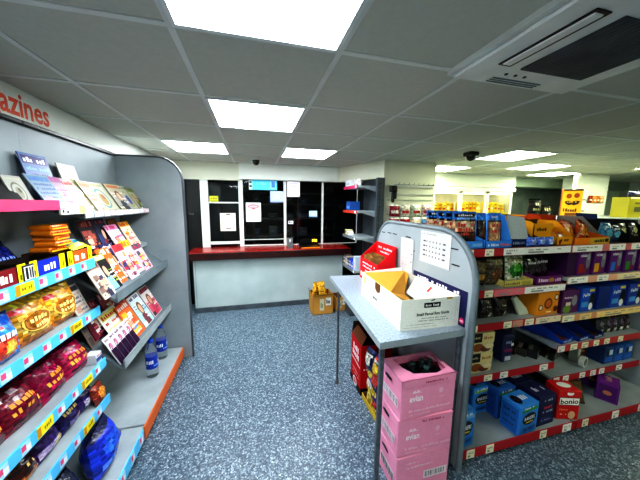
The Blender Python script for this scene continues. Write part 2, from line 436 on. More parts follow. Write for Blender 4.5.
# ================================================================== LEFT: sweets bay + magazine bay
SH = 'shelf_grey'
def strip_left(parent, x, y0, y1, z0, z1, col, tickets, name='price_strip'):
    m = MB('print'); m.box(x-.004,y0,z0,x+.004,y1,z1,col); o = m.build(name, parent)
    for (ya, yb, cc, style) in tickets:
        q = MB('print'); q.box(x+.004,ya,z0+.004,x+.0055,yb,z1-.004,cc)
        S = lambda u, v, l: Vector((x+.0058+l, ya+(yb-ya)*u, z0+.004+(z1-z0-.008)*v))
        if style == 'p':
            q.d_rect(S,.04,.35,.5,.85,(226,80,130),.0002); q.d_rect(S,.5,.08,1,.62,(236,240,246),.0002)
        elif style == 'y':
            q.d_rect(S,.0,.05,.22,.95,(210,150,20),.0002); q.d_glyph(S,.6,.55,.6,.4,5,(150,120,20),.0004)
        elif style == 'w':
            q.d_glyph(S,.45,.7,.6,.16,6,(60,60,70),.0003); q.d_rect(S,.1,.15,.3,.5,(40,40,50),.0003); q.d_rect(S,.6,.1,.9,.35,(60,60,70),.0003)
        q.build('price_ticket', o)
    return o
BLUE = (92,196,246)
sw = thing('sweet_shelving', 'grey shelving bay of sweets and snacks with blue price strips', 'shelving', (0,0,0))
m = MB('panel_grey'); m.box(-1.21,-.2,.0,-1.19,1.78,2.0); m.build('back_panel', sw)
m = MB('black_plastic'); m.box(-1.215,-.2,1.995,-1.165,1.78,2.018,bev=.005); m.build('top_rail', sw)
for z, x in ((1.575,-.925),(1.265,-.915),(.965,-.915),(.635,-.915),(.39,-.915)):
    m = MB(SH); m.box(-1.19,.3,z-.012,x,1.765,z,bev=.003)
    m.prism([(-1.16,z-.012),(-1.16,z-.05),(-1.0,z-.012)],'y',1.75,1.758); m.build('shelf', sw)
m = MB(SH); m.box(-1.19,-.2,.08,-.74,1.775,.125,bev=.004); m.box(-1.19,-.2,0,-.80,1.775,.08,mat='dark_grey'); m.build('base_shelf', sw)
# top strip: pink, then paper tickets
strip_left(sw,-.921,.3,1.555,1.556,1.602,(232,70,120),[])
strip_left(sw,-.921,1.557,1.765,1.53,1.58,(236,236,230),[(1.56,1.62,(245,245,245),'w'),(1.64,1.69,(225,190,190),''),(1.70,1.75,(226,224,140),'')])
R = random.Random(2)
def tick(y0, y1, step, ys):
    out = []; y = y0
    while y < y1-.05:
        if any(abs(y-q) < step*.5 for q in ys): out.append((y-.02,y+.07,(246,226,30),'y'))
        else: out.append((y,y+.045,(176,220,246),'p'))
        y += step
    return out
strip_left(sw,-.911,.3,1.765,1.218,1.272,BLUE,tick(.4,1.765,.095,[1.25]))
strip_left(sw,-.911,.3,1.765,.925,.979,BLUE,tick(.42,1.765,.1,[1.52]))
strip_left(sw,-.911,.3,1.765,.592,.648,BLUE,tick(.45,1.77,.1,[1.3,1.6]))
strip_left(sw,-.911,.3,1.765,.345,.402,BLUE,tick(.42,1.77,.1,[1.5]))
strip_left(sw,-.738,-.2,1.745,.045,.122,BLUE,tick(.6,1.74,.12,[]))

mg = thing('magazine_rack', 'grey magazine bay with sloping display shelves and curved end panel', 'shelving', (0,0,0))
m = MB('panel_grey'); m.box(-1.21,1.781,.0,-1.19,2.76,2.0); m.build('back_panel', mg)
m = MB('black_plastic'); m.box(-1.215,1.782,1.995,-1.165,2.76,2.018,bev=.005); m.build('top_rail', mg)
poly = [(-1.21,0),(-.655,0),(-.655,1.70)]
for k in range(1, 11):
    a = k/10*PI/2; poly.append((-.855+.20*math.cos(a), 1.78+.22*math.sin(a)))
poly.append((-1.21,2.0))
m = MB('panel_grey'); m.prism(poly,'y',2.762,2.79); m.build('end_panel', mg)
m = MB('dark_grey'); e = [(-.652,0.0),(-.652,1.70)]+[(-.855+.204*math.cos(k/10*PI/2),1.78+.224*math.sin(k/10*PI/2)) for k in range(0,11)]+[(-1.21,2.004)]
m.tube([(p[0],2.776,p[1]) for p in e],.015,8); m.build('edge_trim', mg)
def mag_shelf(x0, z0, x1, z1, lip, col=None):
    m = MB('trim_grey'); m.prism([(x0,z0),(x1,z1),(x1,z1-.015),(x0,z0-.04)],'y',1.79,2.758); o = m.build('shelf', mg)
    l = MB('trim_grey'); l.box(x1,1.79,z1-.015,x1+.006,2.758,z1+lip); l.build('front_lip', o)
    return o
sA = mag_shelf(-1.19,1.60,-.95,1.512,.028)
l = MB('print')
xx = 1.80; R = random.Random(4)
while xx < 2.7:
    w = R.uniform(.06,.12); l.box(-.9435,xx,1.503,-.9425,xx+w,1.538,R.choice([(240,240,236),(230,226,200),(236,214,220),(220,232,236)])); xx += w+.01
l.build('label_strip', sA)
sB = mag_shelf(-1.19,1.30,-.83,.995,.05)
m = MB(SH); m.prism([(-1.06,1.185),(-.985,1.185),(-.985,1.215),(-1.06,1.24)],'y',1.79,2.758); m.build('step', sB)
sC = mag_shelf(-1.19,.86,-.83,.545,.05)
m = MB('shelf_grey'); m.box(-.822,1.79,.535,-.819,2.757,.60); m.build('label_strip', sC)
m = MB(SH); m.box(-1.19,1.787,.08,-.74,2.758,.125,bev=.004); m.box(-1.19,1.787,0,-.80,2.758,.08,mat='dark_grey'); m.build('base_shelf', mg)
m = MB('print'); m.box(-.742,1.76,.03,-.73,2.758,.124,(214,104,40),.003); m.build('base_fascia', mg)

# fascia with lettering
m = MB('wall_white'); m.box(-1.214,-.2,2.02,-1.198,2.78,2.188); struct('trim_8', m)
m = MB('print')
S = lambda u, v, l: Vector((-1.196+l, u, v))
vs, fs, ar = text_mesh('Magazines')
h = .163; w = .545
m.raw([(-1.196, 2.03-w+w*a, 2.002+h*b) for a, b in vs], fs, (216,80,34))
sg = m.build('wall_lettering'); tag(sg, 'orange Magazines lettering on the cream fascia above the sweets shelves', 'sign')

# ---- magazines
SKIN = [(224,180,150),(206,160,130),(240,200,176)]
def magazine(w, h, seed, bg, title, accents, style=0, t=.006):
    R = random.Random(seed); b = MB('gloss'); b.box(-w/2,-t/2,0,w/2,t/2,h,bg,.001); F = surfs(w,t,h)['f']
    L = .0005
    if style == 0:   # portrait cover
        b.d_rect(F,.04,.02,.96,.55,accents[0],L)
        b.d_poly(F,[(.25,.02),(.75,.02),(.68,.36),(.55,.42),(.42,.40),(.30,.34)],accents[1],L*2)
        b.d_ell(F,.5,.56,.20,.2,R.choice([(50,30,24),(110,70,30),(30,24,24)]),L*2.4)
        b.d_ell(F,.5,.53,.13,.15,R.choice(SKIN),L*3)
        b.d_rect(F,.05,.84,.95,.98,accents[2],L*2); b.d_glyph(F,.5,.91,.8,.10,6,title,L*3,R)
        for k in range(3): b.d_glyph(F,.78,.46-.12*k,.36,.05,5,R.choice([(255,255,255),accents[2],title]),L*4,R)
        b.d_rect(F,.04,.03,.3,.16,accents[2],L*4)
        for k in range(6):
            u = R.choice((.06,.7)); v = R.uniform(.1,.74); b.d_glyph(F,u+.12,v,.24,.035,4,R.choice([(255,255,255),(30,30,36),accents[2]]),L*5,R)
    elif style == 1:   # collage cover
        b.d_rect(F,.0,.80,1,1,accents[0],L); b.d_glyph(F,.5,.9,.85,.13,6,title,L*2,R)
        for k in range(13):
            u = R.uniform(0,.6); v = R.uniform(0,.62); b.d_rect(F,u,v,u+R.uniform(.2,.4),v+R.uniform(.08,.18),R.choice(accents+[(255,255,255)]),L*(2+k*.3))
        b.d_ell(F,R.uniform(.3,.7),R.uniform(.3,.6),.16,.15,R.choice(SKIN),L*6)
        for k in range(3): b.d_glyph(F,R.uniform(.4,.6),.12+.2*k,.7,.06,8,title,L*7,R)
    elif style == 2:   # pale craft cover with ring
        b.d_glyph(F,.5,.9,.8,.08,8,title,L,R); b.d_ell(F,.45,.45,.33,.33,accents[0],L); b.d_ell(F,.45,.45,.27,.27,bg,L*2)
        b.d_ell(F,.45,.42,.17,.2,accents[1],L*3); b.d_ell(F,.5,.5,.08,.09,accents[2],L*4)
        b.d_glyph(F,.5,.06,.7,.04,10,title,L*2,R)
    else:   # text-heavy pale cover
        b.d_rect(F,.05,.78,.95,.95,accents[0],L); b.d_glyph(F,.5,.86,.8,.1,7,title,L*2,R)
        for k in range(5): b.d_glyph(F,.5,.68-.14*k,.8,.07,9,R.choice(accents),L*2,R)
        b.d_rect(F,.1,.05,.45,.28,accents[1],L*3)
    return b
WH=(244,242,236); RD=(206,40,44); YL=(246,214,40); PK=(238,120,170); OR=(238,110,30); BL=(44,70,170); CY=(120,200,230); BK=(20,20,26); PU=(90,40,120); GR=(120,180,70); LP=(200,190,230)
mags = [ # rack, (x,y,z), w, h, tilt, style, bg, title, accents, label
 ('A', (-1.10,1.80,1.60),.19,.255,-14,3,(110,150,220),(250,250,255),[(60,40,140),(150,220,240),(190,230,90)],'purple and blue magazine behind the front row of the top shelf'),
 ('A', (-1.10,2.05,1.60),.17,.235,-14,2,(240,236,228),(200,120,120),[(250,240,230),(236,200,190),(240,220,220)],'plain white magazine at the back in the middle of the top shelf'),
 ('A', (-.985,1.47,1.577),.10,.14,-22,2,(226,226,214),(180,180,160),[(150,150,120),(190,190,160),(120,120,100)],'small grey and white booklet on the black stand on the top shelf'),
 ('A', (-.958,1.62,1.577),.15,.17,-30,3,(196,220,240),(90,120,190),[(150,200,240),(240,200,220),(120,150,220)],'pale blue magazine first in the front row of the top shelf'),
 ('A', (-.966,1.725,1.577),.13,.17,-30,1,(240,214,232),(180,70,150),[(230,150,200),(200,190,240),(246,236,240)],'pale pink magazine second in the front row of the top shelf'),
 ('A', (-.962,1.86,1.525),.16,.235,-30,3,(248,240,234),(206,60,60),[(250,230,220),(230,120,110),(240,200,180)],'white magazine with red headlines third in the front row of the top shelf'),
 ('A', (-.972,1.96,1.525),.15,.235,-30,1,(236,232,190),(120,120,40),[(220,220,120),(200,160,90),(240,240,220)],'cream and green magazine fourth in the front row of the top shelf'),
 ('A', (-.962,2.04,1.525),.12,.235,-30,3,(240,226,200),(150,110,60),[(226,196,140),(240,236,200),(200,170,110)],'tan and cream magazine fifth in the front row of the top shelf'),
 ('A', (-.972,2.18,1.525),.22,.235,-30,2,(238,236,204),(150,140,80),[(130,190,190),(220,180,90),(210,130,80)],'cream magazine with a pale ring design in the middle of the top shelf'),
 ('A', (-.962,2.40,1.525),.21,.235,-30,0,(238,230,200),(200,60,80),[(226,226,214),(60,60,80),(240,220,130)],'cream magazine with a dark-haired woman on its cover on the top shelf'),
 ('A', (-.972,2.56,1.525),.17,.235,-30,2,(240,240,214),(90,110,60),[(200,210,90),(70,70,190),(60,60,150)],'cream magazine with a blue blot, second from the end panel on the top shelf'),
 ('A', (-.962,2.68,1.525),.13,.22,-30,1,(236,236,206),(90,110,60),[(200,206,120),(120,130,90),(214,214,180)],'pale green magazine last on the top shelf against the end panel'),
 ('B', (-1.045,1.86,1.23),.15,.25,-17,1,(70,50,50),(210,120,90),[(100,50,50),(150,60,60),(40,40,50)],'dark magazine first in the upper tier of the middle rack, beside the sweets'),
 ('B', (-1.03,2.06,1.23),.16,.25,-17,1,(50,40,46),(220,110,90),[(90,40,50),(180,90,80),(40,40,46)],'dark brown magazine second in the upper tier of the middle rack'),
 ('B', (-1.04,2.24,1.23),.15,.25,-17,0,(60,60,90),(200,80,80),[(60,80,130),(150,60,70),(40,40,60)],'dark blue magazine third in the upper tier of the middle rack'),
 ('B', (-1.04,2.42,1.23),.14,.24,-17,1,(60,50,44),(170,110,60),[(110,60,50),(70,60,50),(40,36,36)],'dark brown magazine behind the two pink ones of the middle rack'),
 ('B', (-.985,2.33,1.225),.17,.215,-26,1,(246,220,232),(206,60,120),[(240,160,200),(230,80,130),(250,240,240)],'white and pink magazine in the upper tier of the middle rack'),
 ('B', (-.985,2.54,1.225),.17,.225,-26,1,(244,220,200),(206,60,50),[(240,180,40),(236,120,160),(250,240,240)],'pink and yellow magazine at the far end of the middle rack upper tier'),
 ('B', (-.955,1.70,.968),.11,.17,-20,3,(200,194,186),(60,60,66),[(70,70,80),(190,150,130),(60,60,70)],'small grey newspaper-like magazine wedged beside the gold snack bags'),
 ('B', (-.862,1.80,1.02),.13,.235,-24,1,(206,196,186),(90,60,60),[(150,120,110),(60,70,100),(200,170,150)],'grey celebrity magazine first in the lower tier of the middle rack, by the sweets'),
 ('B', (-.872,1.90,1.035),.15,.25,-24,0,(26,22,24),(240,240,240),[(24,20,22),(140,190,220),(200,220,60)],'black magazine with a fair-haired woman on the middle rack lower tier'),
 ('B', (-.882,2.00,1.045),.15,.265,-24,1,(238,110,40),(255,255,255),[(240,120,30),(200,40,50),(250,200,180)],'orange magazine in the lower tier of the middle rack, next to the black one'),
 ('B', (-.892,2.08,1.055),.14,.275,-24,0,(40,50,110),(240,230,230),[(60,70,150),(230,200,190),(30,40,100)],'navy magazine with a long-haired woman in the middle rack lower tier'),
 ('B', (-.872,2.18,1.035),.14,.275,-24,1,(244,214,220),(206,40,50),[(230,60,70),(240,150,60),(60,60,110)],'white and red magazine right of the navy one on the middle rack'),
 ('B', (-.882,2.31,1.045),.15,.275,-24,1,(246,200,200),(220,50,50),[(240,200,40),(230,60,90),(240,120,160)],'pink and red magazine in the middle rack lower tier, second from its end'),
 ('B', (-.872,2.45,1.035),.15,.235,-24,1,(240,190,210),(206,40,90),[(70,90,100),(230,130,170),(240,210,60)],'pink and teal magazine last in the lower tier of the middle rack'),
 ('C', (-.985,1.92,.72),.17,.24,-20,1,(110,30,50),(230,130,140),[(140,40,60),(80,20,40),(170,60,80)],'maroon magazine at the back of the bottom rack, near end'),
 ('C', (-.985,2.30,.72),.16,.24,-20,0,(200,90,70),(250,230,220),[(220,110,90),(120,40,50),(170,50,50)],'red magazine half hidden at the back of the bottom rack in the middle'),
 ('C', (-.985,1.83,.70),.09,.24,-20,3,(120,110,100),(226,220,200),[(170,60,70),(90,80,76),(140,130,120)],'dull brown magazine at the back corner of the bottom rack'),
 ('C', (-.985,2.12,.72),.16,.25,-20,1,(150,60,70),(240,210,200),[(170,80,90),(110,40,60),(200,140,130)],'dusky red magazine behind the cookery one on the bottom rack'),
 ('C', (-.895,2.02,.61),.21,.27,-26,3,(238,240,232),(210,60,60),[(240,230,120),(110,170,80),(220,80,60)],'white cookery magazine with green and red pictures on the bottom rack'),
 ('C', (-.868,2.17,.585),.17,.28,-26,1,(236,120,60),(250,240,230),[(230,90,50),(90,140,210),(240,190,60)],'orange and blue comic magazine on the bottom rack'),
 ('C', (-.868,2.36,.585),.18,.28,-26,0,(214,230,236),(60,90,150),[(170,210,220),(120,60,70),(240,240,240)],'pale blue magazine on the bottom rack, second from the end panel'),
 ('C', (-.868,2.56,.585),.18,.28,-26,0,(216,206,206),(150,40,60),[(206,90,110),(190,60,90),(60,50,60)],'grey and pink magazine with a woman at the end of the bottom rack'),
]
GN = {'A':'magazines on the top shelf','B':'magazines on the middle rack','C':'magazines on the bottom rack'}
for i, (g, p, w, h, tl, st, bg, ti, ac_, lab) in enumerate(mags):
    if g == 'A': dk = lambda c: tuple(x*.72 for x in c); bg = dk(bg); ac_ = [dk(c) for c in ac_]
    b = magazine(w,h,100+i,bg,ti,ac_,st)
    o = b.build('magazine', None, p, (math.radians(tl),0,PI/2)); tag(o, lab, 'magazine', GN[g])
# purple booklets row in front of bottom rack
for i in range(5):
    b = magazine(.056,.2,300+i,(236,226,232),(90,30,90),[(60,24,70),(60,24,70),(236,200,220)],2)
    F = surfs(.056,.006,.2)['f']; b.d_rect(F,0,0,1,.55,(46,20,54),.004); b.d_ell(F,.5,.68,.22,.1,(200,120,160),.0042)
    o = b.build('puzzle_booklet', None, (-.846,1.822+.06*i,.566), (math.radians(-26),0,PI/2))
    tag(o, 'narrow white and purple booklet, %s in the row on the bottom rack' % ordn[i], 'booklet', 'purple booklets on the bottom rack')
# black stand on the top shelf
b = MB('black_plastic'); b.prism([(-.05,0),(.05,0),(.05,.16),(.045,.16)],'x',-.14,.14); b.box(-.145,-.055,0,-.138,.055,.17); b.tube([(-.141,.05,.17),(-.141,.05,.185),(-.1,.05,.185)],.004)
o = b.build('display_stand', None, (-1.02,1.31,1.577), PI/2); tag(o, 'empty black display stand at the near end of the top shelf above the pink strip', 'stand')

# ---- sweets: counter display cartons on second shelf
def sweet_carton(y, w, col, lab, dark=(30,20,16), h=.075):
    t = thing('sweet_carton', lab, 'carton', (-.985,y,1.267), PI/2, 'open sweet cartons on the second shelf')
    b = openbox(w,.14,h*.95,h,dark,dark,ds=[('r','f',.2,.05,.80,.95,col),('g','f',.5,.5,.46,.5,5,(246,240,236)),('r','f',.0,.0,.19,1.05,(240,226,24)),('r','f',.81,.0,1,1.05,(240,226,24)),('g','f',.09,.4,.12,.4,2,(120,120,20)),('g','f',.9,.4,.12,.4,2,(120,120,20))])
    b.build('tray', t)
    return t
sweet_carton(1.20,.21,(130,28,36),'open sweet carton with maroon front and yellow ends on the second shelf')
sweet_carton(1.43,.21,(30,50,190),'open sweet carton with blue front and yellow ends on the second shelf')
sweet_carton(1.655,.20,(230,100,34),'open sweet carton with orange front and yellow ends on the second shelf')
b = MB('print'); b.box(-.03,-.012,0,.03,.012,.07,(20,20,24),.002)
b.decals(surfs(.06,.024,.07),[('r','f',.1,.1,.9,.9,(240,240,240)),('r','f',.2,.15,.4,.85,(20,20,24)),('r','f',.5,.2,.6,.85,(20,20,24)),('r','f',.68,.15,.8,.85,(60,60,64))])
tag(b.build('barcode_block', None, (-.922,1.315,1.267), PI/2),'small black and white barcode card between the yellow carton ends','card')
b = bag(.30,.09,.17,(24,34,110),[('r','f',.2,.45,.5,.6,(150,190,60)),('r','f',0,.7,1,.8,(16,24,70)),('g','f',.6,.35,.5,.08,7,(120,150,210))],seed=7)
tag(b.build('snack_bag', None, (-1.09,1.42,1.267), (math.radians(-32),0,PI/2)),'dark blue crumpled sweet bag behind the cartons on the second shelf','bag')
b = carton(.15,.12,.07,(70,44,24),[('r','f',.1,.2,.9,.8,(96,60,30))],'card'); tag(b.build('sweet_box', None, (-1.05,1.645,1.267), PI/2),'brown box under the stack of orange bars on the second shelf','box')
for i, z in enumerate((0,.028,.056,.084,.112)):
    b = carton(.125,.10,.0265,(230,130,26),[('r','f',.05,.2,.95,.45,(248,206,60)),('g','f',.5,.7,.7,.3,8,(190,50,30)),('r','t',.1,.2,.9,.8,(246,180,40))],'film',.008)
    o = b.build('chocolate_bar', None, (-1.03+.012*(i%2),1.635+.01*(i%3),1.338+z), (0,0,PI/2+.10*(i%3-1)))
    tag(o,'orange and yellow wrapped bar, %s in the stack on the second shelf' % ['lowest','second from the bottom','middle one','second from the top','topmost'][i],'sweet bar','orange bars stacked on the second shelf')
b = bag(.16,.05,.10,(220,90,24),[('r','f',.1,.4,.9,.75,(246,180,50))],seed=31,nu=8,nv=8)
tag(b.build('chocolate_bar', None, (-1.02,1.76,1.30), (math.radians(-35),.2,PI/2)),'orange wrapped bar tilted beside the orange bar stack','sweet bar')
b = bag(.15,.04,.10,(40,160,190),[('r','f',0,.0,1,.35,(240,220,60)),('r','f',.1,.6,.9,.8,(200,236,240))],seed=33,nu=8,nv=8)
tag(b.build('chocolate_bar', None, (-.945,1.735,1.335), (math.radians(-60),0,PI/2)),'teal and yellow wrapped bar lying over the orange carton','sweet bar')
# ---- third shelf: gold bags + blue crisps
for i, (y, lab) in enumerate(((1.40,'gold snack bag with oval picture, nearer of the pair on the third shelf'),(1.585,'gold snack bag with oval picture, farther of the pair on the third shelf'))):
    b = bag(.215,.10,.205,(222,150,36),[('r','f',0,.85,1,1,(236,186,60)),('r','f',0,0,1,.14,(196,112,24)),('e','f',.5,.45,.42,.3,(240,196,90)),('e','f',.5,.45,.34,.23,(176,110,26)),('E','f',.5,.45,.36,.22,(246,206,96)),('E','f',.5,.45,.32,.185,(168,104,24)),('g','f',.5,.5,.46,.11,5,(250,224,140)),('g','f',.5,.36,.46,.09,6,(250,224,140)),('r','f',.1,.74,.32,.82,(210,40,50))],seed=41+i)
    tag(b.build('snack_bag', None, (-.985,y,.967), (math.radians(-10),0,PI/2-.05)),lab,'bag','snack bags on the third shelf')
b = bag(.2,.11,.19,(40,130,220),[('r','f',0,.8,1,1,(30,90,190)),('e','f',.55,.35,.3,.25,(206,60,40)),('e','f',.6,.3,.18,.16,(246,200,60)),('r','f',.1,.72,.6,.8,(220,50,60)),('g','f',.5,.58,.6,.14,6,(246,246,250))],seed=45)
tag(b.build('snack_bag', None, (-.97,1.20,.967), (math.radians(-8),0,PI/2)),'bright blue crisp bag with red picture at the near end of the third shelf','bag','snack bags on the third shelf')
b = bag(.15,.1,.13,(170,110,40),[('e','f',.5,.5,.3,.3,(220,170,90))],seed=47)
tag(b.build('snack_bag', None, (-1.07,1.30,.967), (math.radians(-15),0,PI/2)),'brown snack bag half hidden behind the blue crisp bag','bag','snack bags on the third shelf')
# ---- fourth shelf: maroon popcorn bags
mar = [(1.13,(120,20,44),'maroon snack bag with yellow ribbon mark nearest on the fourth shelf',1),(1.30,(126,20,50),'maroon snack bag with orange writing second on the fourth shelf',2),(1.48,(150,20,72),'crimson snack bag with orange writing third on the fourth shelf',3),(1.66,(176,24,84),'bright crimson snack bag last on the fourth shelf, beside the booklets',4)]
for i, (y, c, lab, s) in enumerate(mar):
    dd = [('r','f',0,.86,1,1,(90,14,36)),('g','f',.5,.52,.6,.12,6,(240,150,50)),('g','f',.5,.34,.66,.11,7,(240,170,60)),('r','f',.15,.1,.85,.16,(60,10,30))]
    if i == 0: dd += [('r','f',.35,.58,.5,.95,(236,210,40)),('g','f',.5,.72,.6,.06,6,(250,240,200))]
    if i == 1: dd += [('r','f',.0,.68,.2,.82,(236,226,230)),('r','f',.35,.74,.5,.84,(236,190,210))]
    b = bag(.19,.13,.2,c,dd,seed=50+s)
    tag(b.build('snack_bag', None, (-.99,y,.637), (math.radians(-26),0,PI/2+.08*(-1)**i)),lab,'bag','maroon snack bags on the fourth shelf')
b = bag(.15,.08,.13,(90,100,44),[('r','f',.1,.5,.9,.7,(130,140,60))],seed=57)
tag(b.build('snack_bag', None, (-1.1,1.56,.637), (math.radians(-12),0,PI/2)),'olive green snack bag behind the crimson bags on the fourth shelf','bag','maroon snack bags on the fourth shelf')
b = MB('print'); b.box(-.03,-.03,0,.03,.03,.06,(214,220,226),.003); b.decals(surfs(.06,.06,.06),[('r','f',0,.2,1,.6,(60,80,140)),('g','f',.5,.8,.7,.15,5,(200,60,60))])
tag(b.build('sweet_box', None, (-.955,1.735,.637), PI/2),'small white and blue sweet box at the end of the fourth shelf','box')
# ---- fifth shelf: purple and brown chocolate bags
lows = [(1.24,(150,84,36),'brown chocolate bag with dark oval nearest on the fifth shelf',[('e','f',.5,.5,.36,.28,(60,24,16)),('g','f',.5,.5,.4,.12,5,(230,200,120)),('r','f',0,.0,1,.16,(190,120,60))]),
 (1.39,(60,36,110),'purple chocolate bag with pale patch second on the fifth shelf',[('r','f',.1,.1,.6,.35,(200,180,220)),('e','f',.7,.2,.2,.12,(236,210,150))]),
 (1.54,(44,30,90),'dark purple chocolate bag third on the fifth shelf',[('g','f',.5,.6,.6,.12,6,(230,200,120)),('r','f',.3,.1,.7,.3,(150,130,190)),('e','f',.8,.2,.15,.1,(220,150,90))]),
 (1.68,(52,34,104),'violet chocolate bag last on the fifth shelf',[('r','f',.2,.1,.6,.4,(214,206,230)),('e','f',.7,.5,.15,.15,(200,190,220))])]
for i, (y, c, lab, dd) in enumerate(lows):
    b = bag(.165,.11,.15,c,dd,seed=70+i)
    tag(b.build('chocolate_bag', None, (-.985,y,.392), (math.radians(-24),0,PI/2)),lab,'bag','chocolate bags on the fifth shelf')
# ---- base: large blue bags
def drape(w, d, h, col, seed): return bag(w,d,h,col,[('e','f',.45,.6,.3,.2,(40,90,220)),('r','f',.1,.2,.35,.34,(90,140,240)),('r','f',0,.9,1,1,(20,24,70))],seed=seed,taper=.25)
tag(drape(.32,.17,.235,(34,62,206),81).build('crisp_multipack', None, (-.85,1.55,.127), (math.radians(-8),0,PI/2+.15)),'large shiny blue multipack bag on the base shelf below the sweets','bag')
b = bag(.26,.17,.22,(30,36,56),[('r','f',.2,.5,.8,.6,(60,70,100))],seed=83,taper=.2)
tag(b.build('crisp_multipack', None, (-.87,1.24,.127), (math.radians(-8),0,PI/2)),'dark grey multipack bag on the base shelf, nearer than the blue one','bag')
b = bag(.1,.07,.12,(150,60,40),[('e','f',.5,.5,.3,.3,(230,150,60))],seed=85)
tag(b.build('sweet_bag', None, (-.93,1.71,.392), (math.radians(-12),0,PI/2)),'small brown and orange sweet bag at the end above the blue multipack','bag')
# ---- bottles on the magazine bay base
def bottle(loc, label):
    t = thing('water_bottle', label, 'bottle', loc, 0, 'bottles on the magazine bay base'); t.scale = (1.08,1.08,1.12)
    m = MB('clear_plastic'); m.lathe([(.036,0),(.042,.008),(.0415,.075),(.0415,.165),(.041,.19),(.034,.225),(.018,.255),(.016,.272)],n=20); m.build('body', t)
    m = MB('gloss'); m.lathe([(.0425,.072),(.0425,.168)],n=20,col=(30,60,170))
    for a in (-90,-30,30,90,150,210):
        S = lambda u, v, l, a=a: Vector(((.043+l)*math.cos(math.radians(a)+(u-.5)*1.6), (.043+l)*math.sin(math.radians(a)+(u-.5)*1.6), .085+.07*v))
        if a in (-90,30,150): m.d_glyph(S,.5,.6,.8,.4,5,(236,244,250),.001)
        else: m.d_rect(S,.2,.1,.8,.25,(120,170,230),.001,3)
    m.build('label', t)
    m = MB('gloss'); m.lathe([(.019,.268),(.019,.292),(.017,.295)],n=18,col=(40,80,190)); m.build('cap', t)
bottle((-.87,2.33,.126),'clear water bottle with blue label, nearer of two on the grey base shelf')
bottle((-.88,2.60,.126),'clear water bottle with blue label, farther of two, under the bottom magazine rack')

# ================================================================== COUNTER ITEMS / POSTERS
def poster(x0, z0, x1, z1, y, col, ds, label, cat='poster', name='window_notice'):
    w = x1-x0; h = z1-z0; b = MB('print'); b.box(-w/2,-.0015,0,w/2,.0015,h,col); b.decals(surfs(w,.003,h),ds,.0004)
    return tag(b.build(name, None, ((x0+x1)/2,y,z0)), label, cat)
poster(-.06,1.80,.375,1.965,4.27,(90,214,236),[('r','f',.0,.0,.12,1,(206,226,230)),('r','f',.02,.62,.1,.8,(20,30,40)),('r','f',.02,.25,.1,.42,(20,30,40)),('r','f',.74,.1,.96,.95,(150,214,246)),('r','f',.8,.25,.92,.8,(70,140,210)),('g','f',.42,.6,.4,.25,9,(140,236,246))],'cyan poster strip at the top of the second counter window')
poster(.265,1.61,.485,1.785,4.272,(190,206,250),[('g','f',.5,.55,.3,.4,3,(250,252,255)),('r','f',.05,.06,.95,.12,(120,150,220))],'pale blue notice below the cyan poster')
poster(-.115,1.30,.115,1.60,4.272,(240,242,242),[('e','f',.5,.80,.38,.12,(226,90,110)),('e','f',.5,.80,.32,.09,(240,150,160)),('g','f',.5,.80,.5,.07,7,(250,240,240)),('p','f',[(.35,.72),(.65,.72),(.5,.62)],(226,90,110)),('g','f',.5,.48,.7,.03,12,(70,70,76)),('g','f',.5,.34,.7,.03,12,(90,90,96)),('g','f',.5,.14,.7,.04,12,(90,90,96))],'white notice with pink oval badge on the second counter window')
poster(.535,1.70,.745,1.97,4.272,(236,234,240),[('g','f',.5,.8-.0,.7,.03,12,(150,150,170)),('g','f',.5,.6,.7,.03,12,(160,160,180)),('g','f',.5,.4,.7,.03,12,(160,160,180)),('g','f',.5,.2,.6,.03,12,(170,170,190))],'plain white sheet at the top of the third counter window')
poster(-.505,1.155,-.275,1.435,4.285,(226,222,210),[('r','f',.38,.9,.66,.96,(70,60,50)),('r','f',.36,.1,.68,.16,(120,110,100)),('g','f',.5,.7,.7,.02,12,(190,180,170)),('g','f',.5,.5,.7,.02,12,(190,180,170))],'cream notice sheet on the leftmost counter window')
poster(-.645,1.605,-.52,1.695,4.287,(196,200,30),[('g','f',.5,.6,.7,.3,5,(90,90,20)),('r','f',.1,.1,.9,.2,(90,90,20))],'small yellow sticker on the leftmost counter window','sticker','window_sticker')
poster(.90,1.37,1.04,1.475,4.275,(196,226,240),[('g','f',.5,.5,.5,.4,3,(240,250,255)),('r','f',.05,.05,.95,.15,(120,170,210))],'small pale blue sticker on the third counter window','sticker','window_sticker')
poster(.55,1.255,.635,1.31,4.275,(226,230,232),[('r','f',.2,.3,.4,.8,(60,60,66)),('r','f',.55,.3,.8,.5,(60,60,66))],'tiny white card on the third counter window','sticker','window_sticker')
t = thing('till_terminal', 'black till terminal with amber digits on the red counter', 'till', (.86,4.06,.90))
m = MB('black_plastic'); m.prism([(-.09,0),(.09,0),(.09,.05),(-.09,.025)],'x',-.16,.16); m.build('base', t)
m = MB('black_plastic'); m.box(-.14,.02,.05,.14,.06,.13,bev=.006); m.build('display_housing', t)
m = MB('amber_digits'); m.d_text(lambda u, v, l: Vector((u, .019-l, v)), .09,.10,.075,.04,'PM',(255,190,40),.0006,0); m.build('digits', t)
m = MB('print'); m.box(-.15,-.105,.0,.15,-.095,.012,(214,150,40)); m.build('trim_strip', t)
t = thing('card_reader', 'small black card reader on the counter beside the window post', 'card reader', (.55,4.07,.90))
m = MB('black_plastic'); m.prism([(-.04,0),(.05,0),(.05,.14),(.03,.15)],'x',-.045,.045); m.build('body', t)
m = MB('print'); m.box(-.01,-.012,.09,.008,-.006,.13,(220,226,230)); m.build('label', t)

